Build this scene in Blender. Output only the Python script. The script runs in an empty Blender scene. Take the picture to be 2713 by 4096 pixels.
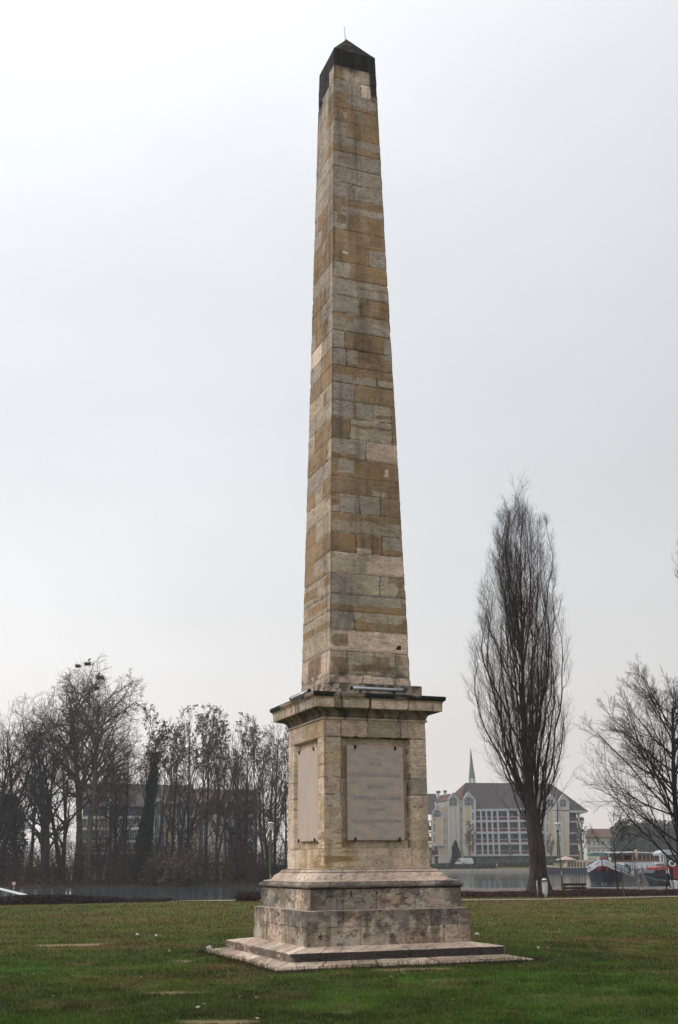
import bpy, math, random
import numpy as np
from mathutils import Matrix, Vector
random.seed(7)
PI = math.pi
sc = bpy.context.scene
C = sc.collection
# ---------------------------------------------------------------- camera
FPX, TH, ROLL, EYE = 4407.4, math.radians(17.705), math.radians(0.5047), 1.65
cam_d = bpy.data.cameras.new('camera'); cam = bpy.data.objects.new('camera', cam_d); C.objects.link(cam)
cam_d.sensor_fit = 'VERTICAL'; cam_d.sensor_height = 24.0; cam_d.sensor_width = 24.0
cam_d.lens = 24.0*FPX/4096; cam_d.clip_end = 6000; cam_d.clip_start = 0.1
cam.matrix_world = Matrix.Translation((0, 0, EYE)) @ Matrix.Rotation(PI/2+TH, 4, 'X') @ Matrix.Rotation(-ROLL, 4, 'Z')
sc.camera = cam
sc.view_settings.view_transform = 'Standard'; sc.view_settings.look = 'None'
sc.view_settings.exposure = 0; sc.view_settings.gamma = 1

def P(px, py, Y):
    """world point at depth Y seen at photo pixel (survey helper)"""
    X = px-1356.5; U = 2048-py
    cr, sr = math.cos(ROLL), math.sin(ROLL)
    x2 = X*cr+U*sr; v = -X*sr+U*cr
    c, s = math.cos(TH), math.sin(TH)
    d = (x2, FPX*c-v*s, FPX*s+v*c)
    t = Y/d[1]
    return Vector((d[0]*t, Y, EYE+d[2]*t))

# ---------------------------------------------------------------- materials
def new_mat(name):
    m = bpy.data.materials.new(name); m.use_nodes = True
    nt = m.node_tree; b = nt.nodes['Principled BSDF']
    return m, nt, b
def N(nt, t, **kw):
    n = nt.nodes.new(t)
    for k, v in kw.items():
        if k in n.inputs: n.inputs[k].default_value = v
        else: setattr(n, k, v)
    return n
def mat(name, col, rough=.8, var=.25, scale=6, bump=0.0, metal=0, col2=None, stretch=(1, 1, 1), spec=.3, bscale=None):
    """procedural material: two tone noise and bump"""
    m, nt, b = new_mat(name)
    b.inputs['Roughness'].default_value = rough; b.inputs['Metallic'].default_value = metal
    b.inputs['Specular IOR Level'].default_value = spec
    tc = N(nt, 'ShaderNodeTexCoord'); mp = N(nt, 'ShaderNodeMapping'); mp.inputs['Scale'].default_value = stretch
    nt.links.new(tc.outputs['Object'], mp.inputs[0])
    no = N(nt, 'ShaderNodeTexNoise', Scale=scale, Detail=6.0, Roughness=.6)
    nt.links.new(mp.outputs[0], no.inputs['Vector'])
    r = N(nt, 'ShaderNodeValToRGB')
    c2 = col2 if col2 else tuple(max(0, c*(1-var)) for c in col)
    c1 = col if col2 else tuple(min(1, c*(1+var)) for c in col)
    r.color_ramp.elements[0].position = .35; r.color_ramp.elements[1].position = .65
    r.color_ramp.elements[0].color = (*c2, 1); r.color_ramp.elements[1].color = (*c1, 1)
    nt.links.new(no.outputs['Fac'], r.inputs[0]); nt.links.new(r.outputs[0], b.inputs['Base Color'])
    if bump:
        n2 = N(nt, 'ShaderNodeTexNoise', Scale=bscale or scale*4, Detail=5.0)
        nt.links.new(mp.outputs[0], n2.inputs['Vector'])
        bp = N(nt, 'ShaderNodeBump', Strength=bump, Distance=.02)
        nt.links.new(n2.outputs['Fac'], bp.inputs['Height']); nt.links.new(bp.outputs[0], b.inputs['Normal'])
    return m
M = {}
def attr_mat(name, rough=.9, bump=.35, nscale=14, stretch=(1, 1, 2.6), amt=.35, fine=70):
    """uses the vertex colours computed for the blocks, broken up with fine noise and bump"""
    m, nt, b = new_mat(name)
    b.inputs['Roughness'].default_value = rough; b.inputs['Specular IOR Level'].default_value = .2
    at = N(nt, 'ShaderNodeVertexColor', layer_name='col')
    tc = N(nt, 'ShaderNodeTexCoord'); mp = N(nt, 'ShaderNodeMapping'); mp.inputs['Scale'].default_value = stretch
    nt.links.new(tc.outputs['Object'], mp.inputs[0])
    n1 = N(nt, 'ShaderNodeTexNoise', Scale=nscale, Detail=9.0, Roughness=.7)
    nt.links.new(mp.outputs[0], n1.inputs['Vector'])
    mr = N(nt, 'ShaderNodeMapRange'); mr.inputs['From Min'].default_value = .3; mr.inputs['From Max'].default_value = .7
    mr.inputs['To Min'].default_value = 1-amt; mr.inputs['To Max'].default_value = 1+amt
    nt.links.new(n1.outputs['Fac'], mr.inputs['Value'])
    vm = N(nt, 'ShaderNodeVectorMath', operation='MULTIPLY')
    nt.links.new(at.outputs['Color'], vm.inputs[0]); nt.links.new(mr.outputs[0], vm.inputs[1])
    nt.links.new(vm.outputs[0], b.inputs['Base Color'])
    n2 = N(nt, 'ShaderNodeTexNoise', Scale=fine, Detail=5.0)
    nt.links.new(mp.outputs[0], n2.inputs['Vector'])
    ad = N(nt, 'ShaderNodeMath', operation='ADD')
    nt.links.new(n1.outputs['Fac'], ad.inputs[0]); nt.links.new(n2.outputs['Fac'], ad.inputs[1])
    bp = N(nt, 'ShaderNodeBump', Strength=bump, Distance=.03)
    nt.links.new(ad.outputs[0], bp.inputs['Height']); nt.links.new(bp.outputs[0], b.inputs['Normal'])
    return m

# ---------------------------------------------------------------- objects
def tag(o, label=None, cat=None, group=None, kind=None):
    if label: o['label'] = label
    if cat: o['category'] = cat
    if group: o['group'] = group
    if kind: o['kind'] = kind
    return o
def empty(name, loc=(0, 0, 0), rz=0, label=None, cat=None, group=None):
    o = bpy.data.objects.new(name, None); C.objects.link(o)
    o.location = loc; o.rotation_euler = (0, 0, rz); o.empty_display_size = .3
    return tag(o, label, cat, group)
def link(name, me, m, parent=None, smooth=False):
    o = bpy.data.objects.new(name, me); C.objects.link(o)
    if m is not None and not me.materials: me.materials.append(m)
    if parent is not None: o.parent = parent
    if smooth: me.polygons.foreach_set('use_smooth', [True]*len(me.polygons))
    return o
def copy_tree(o, parent=None):
    c = o.copy(); C.objects.link(c); c.parent = parent
    for ch in list(o.children): copy_tree(ch, c)
    return c
def np_mesh(name, verts, faces, col=None):
    """verts (n,3), faces (m,k) numpy -> mesh, all faces k sided"""
    verts = np.asarray(verts, dtype=np.float32); faces = np.asarray(faces, dtype=np.int32)
    me = bpy.data.meshes.new(name)
    me.vertices.add(len(verts)); me.vertices.foreach_set('co', verts.ravel())
    m, k = faces.shape
    me.loops.add(m*k); me.loops.foreach_set('vertex_index', faces.ravel())
    me.polygons.add(m); me.polygons.foreach_set('loop_start', np.arange(0, m*k, k, dtype=np.int32))
    me.polygons.foreach_set('loop_total', np.full(m, k, dtype=np.int32))
    me.update(calc_edges=True)
    if col is not None:
        a = me.color_attributes.new('col', 'FLOAT_COLOR', 'POINT')
        c = np.ones((len(verts), 4), dtype=np.float32); c[:, :3] = col
        a.data.foreach_set('color', c.ravel())
    return me
class MB:
    def __init__(s): s.v = []; s.f = []
    def add(s, vs, fs):
        n = len(s.v); s.v += [tuple(v) for v in vs]; s.f += [tuple(i+n for i in f) for f in fs]; return s
    def box(s, x0, x1, y0, y1, z0, z1):
        if x0 > x1: x0, x1 = x1, x0
        if y0 > y1: y0, y1 = y1, y0
        if z0 > z1: z0, z1 = z1, z0
        return s.add([(x0, y0, z0), (x1, y0, z0), (x1, y1, z0), (x0, y1, z0), (x0, y0, z1), (x1, y0, z1), (x1, y1, z1), (x0, y1, z1)],
                     [(0, 3, 2, 1), (4, 5, 6, 7), (0, 1, 5, 4), (1, 2, 6, 5), (2, 3, 7, 6), (3, 0, 4, 7)])
    def prism(s, pts, y0, y1):
        """polygon in x,z (counterclockwise seen from -y) extruded from y0 to y1"""
        n = len(pts)
        vs = [(p[0], y0, p[1]) for p in pts]+[(p[0], y1, p[1]) for p in pts]
        return s.add(vs, [tuple(range(n)), tuple(range(2*n-1, n-1, -1))]+[(i, i+n, (i+1) % n+n, (i+1) % n) for i in range(n)])
    def tube(s, pts, rad, n=8, cap=True):
        pts = [Vector(p) for p in pts]
        if not hasattr(rad, '__len__'): rad = [rad]*len(pts)
        base = len(s.v); up = None
        for i, p in enumerate(pts):
            d = (pts[min(i+1, len(pts)-1)]-pts[max(i-1, 0)]).normalized()
            a = d.orthogonal().normalized() if up is None else (up-d*up.dot(d)).normalized()
            up = a; b = d.cross(a)
            for k in range(n):
                t = 2*PI*k/n; q = p+(a*math.cos(t)+b*math.sin(t))*rad[i]; s.v.append(tuple(q))
        for i in range(len(pts)-1):
            for k in range(n):
                k2 = (k+1) % n
                s.f.append((base+i*n+k, base+i*n+k2, base+(i+1)*n+k2, base+(i+1)*n+k))
        if cap:
            s.f.append(tuple(base+k for k in range(n-1, -1, -1)))
            e = base+(len(pts)-1)*n; s.f.append(tuple(e+k for k in range(n)))
        return s
    def lathe(s, prof, n=16, c=(0, 0)):
        base = len(s.v)
        for (r, z) in prof:
            for k in range(n):
                t = 2*PI*k/n; s.v.append((c[0]+r*math.cos(t), c[1]+r*math.sin(t), z))
        for i in range(len(prof)-1):
            for k in range(n):
                k2 = (k+1) % n
                s.f.append((base+i*n+k, base+i*n+k2, base+(i+1)*n+k2, base+(i+1)*n+k))
        return s
    def ball(s, c, r, nu=10, nv=7):
        if not hasattr(r, '__len__'): r = (r, r, r)
        base = len(s.v)
        for j in range(nv+1):
            ph = PI*j/nv-PI/2
            for k in range(nu):
                t = 2*PI*k/nu
                s.v.append((c[0]+r[0]*math.cos(ph)*math.cos(t), c[1]+r[1]*math.cos(ph)*math.sin(t), c[2]+r[2]*math.sin(ph)))
        for j in range(nv):
            for k in range(nu):
                k2 = (k+1) % nu
                s.f.append((base+j*nu+k, base+j*nu+k2, base+(j+1)*nu+k2, base+(j+1)*nu+k))
        return s
    def build(s, name, m, parent=None, smooth=False, off=None):
        me = bpy.data.meshes.new(name)
        vs = s.v if off is None else [(v[0]-off[0], v[1]-off[1], v[2]-off[2]) for v in s.v]
        me.from_pydata(vs, [], s.f); me.update()
        return link(name, me, m, parent, smooth)
def text_mesh(name, body, size, m, parent, mtx, align='CENTER', extrude=.003, sx=1):
    cu = bpy.data.curves.new(name, 'FONT'); cu.body = body; cu.size = size; cu.align_x = align; cu.align_y = 'CENTER'; cu.extrude = extrude
    to = bpy.data.objects.new(name, cu); C.objects.link(to)
    bpy.context.view_layer.update()
    me = bpy.data.meshes.new_from_object(to.evaluated_get(bpy.context.evaluated_depsgraph_get()))
    bpy.data.objects.remove(to)
    me.transform(mtx @ Matrix.Diagonal((sx, 1, 1, 1))); me.name = name
    me.materials.clear()
    return link(name, me, m, parent)
# ---------------------------------------------------------------- numpy noise
_rng = np.random.default_rng(3)
_perm = _rng.random(65536).astype(np.float32)
def vnoise(p, seed=0):
    p = np.asarray(p, dtype=np.float64); i = np.floor(p).astype(np.int64); f = p-i; f = f*f*(3-2*f)
    def h(dx, dy, dz):
        k = ((i[..., 0]+dx)*73856093) ^ ((i[..., 1]+dy)*19349663) ^ ((i[..., 2]+dz)*83492791) ^ (seed*2654435)
        k = (k ^ (k >> 13))*1274126177
        return _perm[(k ^ (k >> 16)) & 65535]
    x, y, z = f[..., 0], f[..., 1], f[..., 2]
    a = h(0, 0, 0)*(1-x)+h(1, 0, 0)*x; b = h(0, 1, 0)*(1-x)+h(1, 1, 0)*x
    c = h(0, 0, 1)*(1-x)+h(1, 0, 1)*x; d = h(0, 1, 1)*(1-x)+h(1, 1, 1)*x
    return (a*(1-y)+b*y)*(1-z)+(c*(1-y)+d*y)*z
def fbm(p, o=4, seed=0):
    r = 0; a = .5; t = 0
    for k in range(o):
        r = r+a*vnoise(np.asarray(p)*(2**k), seed+k*17); t += a; a *= .55
    return r/t
def P3(x, y, z): return np.stack(np.broadcast_arrays(x, y, z), -1)
def sstep(a, b, x):
    t = np.clip((x-a)/(b-a), 0, 1); return t*t*(3-2*t)
def mixc(a, b, t): return a*(1-t[..., None])+np.asarray(b)*t[..., None]
# ================================================================= the obelisk
GREY = np.array((.405, .347, .312)); GREY2 = np.array((.365, .315, .29)); OCH = np.array((.330, .240, .163)); OCH2 = np.array((.30, .228, .168))
WARM = np.array((.46, .385, .315)); BEI = np.array((.67, .54, .435)); PINK = np.array((.64, .50, .43)); YEL = np.array((.62, .49, .36)); PALE = np.array((.66, .55, .47))
SOOT_AND_SHADE = np.array((.018, .017, .017)); JOINT = np.array((.055, .045, .04))
TYPES = {'G': GREY, 'g': GREY2, 'O': OCH, 'o': OCH2, 'W': WARM, 'P': PINK, 'L': PALE, 'Y': YEL, 'B': BEI, 'K': np.array((.03, .028, .026))}
mon = empty('obelisk', (0.285, 22.239, 0), math.radians(90-69.02), 'tall tapering stone obelisk on a square pedestal with stepped base, standing on the lawn', 'monument')
M['stone'] = attr_mat('weathered limestone blocks')

def ring(name, zs, ws, un, colf, disp=None, cap_top=True, parent=mon, smooth=False, jit=.006, seed=0):
    """square section stack: rows at (z, w); un = normalised positions -1..1 along a side"""
    zs = np.array(zs, float); ws = np.array(ws, float); un = np.array(un, float)
    n = len(un)-1; nr = len(zs)
    V = np.zeros((nr, 4*n, 3)); colr = np.zeros((nr, 4*n, 3))
    for s in range(4):
        u = un[:-1][None, :]*ws[:, None]; w = np.broadcast_to(ws[:, None], u.shape); z = np.broadcast_to(zs[:, None], u.shape)
        d = (np.zeros_like(u) if disp is None else disp(s, u, z, w))
        W = w-d
        edge = np.abs(un[:-1][None, :]) > .999
        W = np.where(edge, w-.4*np.abs(d), W)
        if s == 0: x, y = u, -W
        elif s == 1: x, y = W, u
        elif s == 2: x, y = -u, W
        else: x, y = -W, -u
        x = np.where(edge, np.sign(x)*np.abs(W), x); y = np.where(edge, np.sign(y)*np.abs(W), y)
        V[:, s*n:(s+1)*n] = np.stack([x, y, z], -1)
        sl = (u+w) if s in (0, 1, 2) else (w-u)      # distance from the corner nearest the camera on faces 0 and 3
        colr[:, s*n:(s+1)*n] = colf(s, sl, z, w)
    q = V.reshape(-1, 3)
    nn = np.stack([fbm(q*5+k*31, 3, seed+k) for k in range(2)], -1)-.5
    rad = np.linalg.norm(q[:, :2], axis=1, keepdims=True)
    q[:, :2] += nn*jit*2*(rad > .05)
    q[:, 2] += ((fbm(q*4+90, 2, seed)-.5)*jit)
    idx = np.arange(nr*4*n).reshape(nr, 4*n)
    a = idx[:-1]; b = np.roll(idx, -1, 1)[:-1]; c = np.roll(idx, -1, 1)[1:]; d = idx[1:]
    F = np.stack([a, b, c, d], -1).reshape(-1, 4)
    me = np_mesh(name, q, F, np.clip(colr.reshape(-1, 3), 0, 1))
    return link(name, me, M['stone'], parent, smooth)

def courses(s, sl, z, w, zj, spec, seed, jw=.011, warp=.035, default=('G', 'W'), grain=True):
    """colour of a coursed wall. zj: joint heights from top down; spec[i] = list of (s0,s1,v0,v1,type) with s,v normalised"""
    zj = np.array(zj, float)
    W2 = 2*w
    p = P3(sl+s*37.0, z, s*5.0)
    wx = (fbm(p*3.1, 4, seed)-.5)*2*warp*2.4; wz = (fbm(p*3.7+50, 4, seed+5)-.5)*2*warp*1.9
    jz = (fbm(p*8+9, 3, seed+9)-.5)*.018
    ci = np.clip(np.searchsorted(-zj, -(z+jz))-1, 0, len(zj)-2)
    top = zj[ci]; bot = zj[ci+1]
    v = (top-z)/(top-bot); vw = (top-(z+wz*.9))/(top-bot); t = sl/W2; tw = (sl+wx)/W2
    col = np.zeros(z.shape+(3,)); joint = np.zeros(z.shape)
    rr = random.Random(seed*13+s)
    for i in range(len(zj)-1):
        m = ci == i
        if not m.any():
            rr.random(); continue
        sp = spec[i] if spec and i < len(spec) and spec[i] is not None else None
        if sp is None:
            k = rr.choice((2, 2, 3)); cuts = [0]+sorted(min(.9, max(.1, (q+1)/k+rr.uniform(-.12, .12))) for q in range(k-1))+[1]
            sp = [(cuts[q], cuts[q+1], 0, 1, rr.choice(default)) for q in range(k)]
        cm = np.zeros((int(m.sum()), 3)); tt = t[m]; tv = v[m]; ttw = tw[m]; tvw = vw[m]; jm = np.zeros(len(tt))
        wm = w[m]
        for e in sp:
            full = e[2] == 0 and e[3] == 1
            a = ttw if not full else tt
            bb = tvw if not full else tv
            jg = .25 if full else 1
            aa = tt+(ttw-tt)*jg
            ins = (aa >= e[0]-(1 if e[0] <= 0 else 0)) & (aa < e[1]+(1 if e[1] >= 1 else 0)) & (bb >= e[2]-(1 if e[2] <= 0 else 0)) & (bb < e[3]+(1 if e[3] >= 1 else 0))
            tone = 1+rr.uniform(-.09, .08)
            base = TYPES[e[4]]*tone
            cm[ins] = base
            if full and e[0] > .01 and e[4] not in 'K':
                jm = np.maximum(jm, (np.abs(aa-e[0])*2*wm < jw)*rr.choice((.9, .5, .8)))
        hj = np.minimum(tv*(top-bot)[m], (1-tv)*(top-bot)[m])
        st = rr.choice((1, 1, .75, .5))
        jm = np.maximum(jm, (tv*(top-bot)[m] < jw*1.3)*st)
        col[m] = cm; joint[m] = jm
    # travertine like streaks, mottling, ochre variation
    n1 = fbm(P3(sl*3+s*9, z*14, s*3.0), 5, seed+2); n2 = fbm(P3(sl*7+s*3, z*7, 4.0), 4, seed+3); n3 = fbm(P3(sl*1.3, z*.9, s*11.0), 3, seed+4)
    isO = (col[..., 2] < col[..., 0]*.64)
    col = col*(1+(n1-.5)*.38+(n2-.5)*.35+(n3-.5)*.35)[..., None]
    bl = sstep(.52, .75, fbm(P3(sl*2.5+s*5, z*3.2, 3.0), 4, seed+6))*isO
    vst = sstep(.45, .7, fbm(P3(sl*9+s*5, z*.9, 3.0), 4, seed+16))*isO
    col = col*(1-.22*vst)[..., None]
    col = mixc(col, np.array((.40, .25, .12)), bl*.5)
    pits = sstep(.66, .74, fbm(P3(sl*16+s*3, z*34, 8.0), 3, seed+8))*(~isO)
    col = mixc(col, JOINT*1.4, pits*.38)
    col = col*np.array((1.03, .985, .92))
    big = fbm(P3(sl*.9+s*4, z*.35, 6.0), 4, seed+20); drip = fbm(P3(sl*5+s*4, z*.45, 6.5), 4, seed+21)
    col = col*(1+(big-.5)*.5-.28*sstep(.5, .72, drip))[..., None]
    # missing mortar is broken, not a drawn line
    br = sstep(.25, .42, fbm(P3(sl*6, z*6, s*2.0), 3, seed+12))
    col = mixc(col, JOINT, np.clip(joint*br, 0, 1))
    # irregular dark seams following the beds
    cr = fbm(P3(sl*2.2+s*7, z*2.2, 17.0), 5, seed+14)
    col = mixc(col, JOINT*1.5, (np.abs(cr-.5) < .0045)*.5)
    return col, joint

ZJ = [20.12, 19.637, 19.236, 18.845, 18.444, 18.045, 17.622, 17.227, 16.791, 16.381, 15.965, 15.576, 15.145, 14.747, 14.306, 13.887, 13.474, 13.041, 12.607, 12.18, 11.774, 11.362, 10.965, 10.562, 10.078, 9.645, 9.226, 8.855, 8.451, 8.023, 7.63, 7.184, 6.758, 6.394, 6.018, 5.607, 5.143, 4.94]
F = lambda t: (0, 1, 0, 1, t)
R = [  # right face, from the top: (s0,s1,v0,v1,type)
 [F('K')],
 [F('W'), (0, .25, 0, 1, 'o')],
 [(0, .62, 0, 1, 'G'), (.62, 1, 0, 1, 'L')],
 [F('o'), (.28, .95, .1, .7, 'g')],
 [F('o'), (.2, .3, .3, .7, 'W'), (.8, 1, .1, 1, 'O')],
 [F('O'), (0, .26, .05, 1, 'G')],
 [F('G'), (0, 1, .55, 1, 'O')],
 [(0, .49, 0, 1, 'G'), (.49, 1, 0, 1, 'g'), (.1, .5, .35, .5, 'o')],
 [(0, .5, 0, 1, 'G'), (.5, 1, 0, 1, 'G')],
 [(0, .42, 0, 1, 'g'), (.42, 1, 0, 1, 'G')],
 [F('O'), (.15, 1, .55, 1, 'G')],
 [(0, .28, 0, 1, 'G'), (.28, 1, 0, 1, 'O'), (.05, .26, .1, .6, 'o')],
 [F('O')],
 [(0, .67, 0, 1, 'O'), (.67, 1, 0, 1, 'G'), (.15, .25, .3, .5, 'L')],
 [F('O'), (0, .3, 0, .95, 'G')],
 [F('G'), (.5, 1, .35, .45, 'o')],
 [(0, .48, 0, 1, 'G'), (.48, 1, 0, 1, 'O'), (.28, .42, 0, .15, 'o')],
 [F('G'), (0, 1, -1, .2, 'O'), (.24, .34, .1, .5, 'O')],
 [(0, .21, 0, 1, 'G'), (.21, 1, 0, 1, 'O'), (.85, 1, .1, 1, 'G')],
 [(0, .24, 0, 1, 'g'), (.24, 1, 0, 1, 'O'), (.24, .42, 0, .85, 'W'), (.82, 1, 0, .3, 'G')],
 [(0, .72, 0, 1, 'O'), (.72, 1, 0, 1, 'O'), (0, .7, .55, 1, 'G'), (.74, 1, .5, .9, 'W'), (.3, .38, .5, .8, 'o')],
 [(0, .35, 0, 1, 'g'), (.35, 1, 0, 1, 'O')],
 [(0, .36, 0, 1, 'g'), (.36, .65, 0, 1, 'G'), (.65, 1, 0, 1, 'W'), (.31, .37, -1, 2, 'O'), (.7, 1, .65, .85, 'O'), (.93, 1, 0, 1, 'O')],
 [(0, .28, 0, 1, 'o'), (.28, 1, 0, 1, 'W'), (.3, 1, .28, .42, 'o'), (.93, 1, 0, 1, 'O')],
 [(0, .52, 0, 1, 'G'), (.52, 1, 0, 1, 'P'), (.0, .4, .75, 1.2, 'O')],
 [F('O'), (.07, .32, .1, .8, 'G'), (.8, .87, .4, .75, 'L')],
 [F('O'), (.6, .8, .6, .95, 'W')],
 [(0, .4, 0, 1, 'G'), (.4, 1, 0, 1, 'G'), (0, .12, 0, .6, 'O'), (.7, 1, 0, 1, 'O')],
 [F('W'), (0, 1, -1, .35, 'O'), (.24, .3, .2, .7, 'O')],
 [(0, .35, 0, 1, 'O'), (.35, .7, 0, 1, 'O'), (.7, 1, 0, 1, 'O'), (.7, .98, .05, .75, 'G'), (.37, .55, .75, 1, 'L')],
 [F('P'), (.0, .5, .1, .9, 'W')],
 [(0, .28, 0, 1, 'g'), (.28, .66, 0, 1, 'W'), (.66, 1, 0, 1, 'W'), (.75, 1, 0, .4, 'o'), (.88, 1, .3, 1, 'o')],
 [F('G'), (0, 1, .62, 1.2, 'O'), (.93, 1, .3, 1, 'O')],
 [(0, .3, 0, 1, 'g'), (.3, .75, 0, 1, 'O'), (.75, 1, 0, 1, 'O'), (.31, .97, 0, .45, 'W')],
 [F('P'), (.05, .2, .15, .8, 'o'), (.86, .92, .6, .85, 'K')],
 [(0, .2, 0, 1, 'W'), (.2, .83, 0, 1, 'W'), (.83, 1, 0, 1, 'W'), (.03, .22, .3, .95, 'o'), (.25, .8, .55, .85, 'o'), (.5, .75, .15, .6, 'o'), (.84, .92, .1, .5, 'o')],
 [(0, .4, 0, 1, 'P'), (.4, .8, 0, 1, 'L'), (.8, 1, 0, 1, 'P')],
]
LF = [
 [F('K')], [F('W'), (.3, 1, 0, 1, 'K')], [F('G'), (.75, 1, 0, .4, 'K')], [F('G'), (0, .35, 0, 1, 'o')], [F('G'), (0, .45, 0, 1, 'O')], [F('G')], [(0, .5, 0, 1, 'G'), (.5, 1, 0, 1, 'g'), (0, .45, .3, 1, 'O')],
 [F('G')], [(0, .5, 0, 1, 'G'), (.5, 1, 0, 1, 'G')], [(0, .6, 0, 1, 'G'), (.6, 1, 0, 1, 'G')], [F('G'), (.3, .8, 0, 1, 'O')], [(0, .3, 0, 1, 'G'), (.3, 1, 0, 1, 'G'), (.3, .6, 0, 1, 'o')],
 [F('O'), (.35, .5, .1, .9, 'W')], [F('O')], [F('G')], [(0, .32, 0, 1, 'G'), (.32, 1, 0, 1, 'O')], [(0, .5, 0, 1, 'g'), (.5, 1, 0, 1, 'O')], [F('G'), (.25, .8, 0, 1, 'O')], [(0, .5, 0, 1, 'G'), (.5, 1, 0, 1, 'L')],
 [(0, .5, 0, 1, 'O'), (.5, 1, 0, 1, 'G')], [(0, .45, 0, 1, 'O'), (.45, 1, 0, 1, 'o')], [F('W'), (.2, .35, .2, 1, 'o')], [(0, .25, 0, 1, 'G'), (.25, .7, 0, 1, 'W'), (.7, 1, 0, 1, 'G')], [(0, .7, 0, 1, 'O'), (.7, 1, 0, 1, 'W')],
 [(0, .2, 0, 1, 'W'), (.2, 1, 0, 1, 'O')], [F('G')], [(0, .3, 0, 1, 'O'), (.3, .65, 0, 1, 'W'), (.65, 1, 0, 1, 'O')], [F('W'), (0, .2, 0, .3, 'O')], [(0, .6, 0, 1, 'W'), (.6, 1, 0, 1, 'O')], [F('O')],
 [F('O'), (0, .18, 0, 1, 'W'), (.22, .6, .1, .8, 'G')], [F('W'), (.0, .25, .1, .6, 'O'), (.5, 1, .3, .8, 'O')], [F('W'), (.1, .8, .3, .7, 'O')], [F('W'), (0, 1, .5, .9, 'o')], [F('W')], [F('P'), (.3, .75, .05, .85, 'o')], [F('W')]]
def shaft_col(s, sl, z, w):
    col, j = courses(s, sl, z, w, ZJ, R if s == 0 else LF if s == 3 else None, 21+s, default=('G', 'G', 'O', 'W', 'O'))
    t = sl/(2*w); p = P3(sl*4+s*9, z*2.0, 1.0)
    n = fbm(p, 4, 77)-.5
    k = sstep(19.45, 19.74, z+n*.45)                                   # soot under the point
    if s == 0: k = np.maximum(k, sstep(.80, .86, t+n*.1)*sstep(18.75, 18.95, z+n*.3))
    if s == 3: k = np.maximum(k, sstep(.15, .95, t+n*.5-(19.6-z)*.45)*sstep(18.4, 19.0, z))
    streak = sstep(.55, .75, fbm(P3(sl*9+s*4, z*.7, 5.0), 3, 8))*sstep(15, 19, z)*.45
    base = sstep(5.6, 5.0, z)*sstep(.45, .7, fbm(P3(sl*4, z*5, s*2.0), 4, 18))*.8     # damp staining on the foot
    edge = sstep(.05, .0, sl)*.45*sstep(.35, .6, fbm(P3(0*sl, z*1.1, s+2.0), 3, 28))
    for m_, c_ in ((k*.97, SOOT_AND_SHADE*1.5), (streak, SOOT_AND_SHADE*3), (base, SOOT_AND_SHADE*3), (edge, SOOT_AND_SHADE*2)): col = mixc(col, c_, np.clip(m_, 0, 1))
    return col
def shaft_disp(s, u, z, w):
    zj = np.array(ZJ); d = np.min(np.abs(z[..., None]-zj), -1) if z.size < 4e5 else np.minimum.reduce([np.abs(z-q) for q in ZJ])
    ch = sstep(.62, .8, fbm(P3(u*3+s*9, z*3.3, s*1.0), 4, 40))*.02
    eg = (np.abs(u) > w*.999)*(sstep(.5, .8, fbm(P3(z*2.3, z*0+s, z*0), 4, 41))*.05)
    return (d < .012)*.012+ch+eg
zt = np.concatenate([np.linspace(4.93, 20.106, 820)]); wt = .85+(.523-.85)*(zt-4.954)/(20.106-4.954)
shaft = ring('shaft', zt, wt, np.linspace(-1, 1, 79), shaft_col, shaft_disp, seed=1, jit=.007)
def soot_col(s, sl, z, w):
    n = fbm(P3(sl*5+s*9, z*5, s*1.0), 5, 3)
    c = np.zeros(z.shape+(3,))+SOOT_AND_SHADE*1.5
    return mixc(c, np.array((.10, .075, .045)), sstep(.48, .68, n)*.85)
capz = np.linspace(20.106, 20.93, 24)
ring('capstone', capz, np.maximum(.004, .523*(20.93-capz)/.824), np.linspace(-1, 1, 20), soot_col, seed=2, jit=.006)
mb = MB(); mb.tube([(-.03, .0, 20.86), (-.04, .0, 21.08), (-.045, .0, 21.26)], [.009, .006, .004], 6); mb.ball((-.045, 0, 21.26), .012)
M['iron'] = mat('black iron', (.02, .02, .022), .5, metal=.6)
mb.build('lightning_rod', M['iron'], mon)

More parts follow.
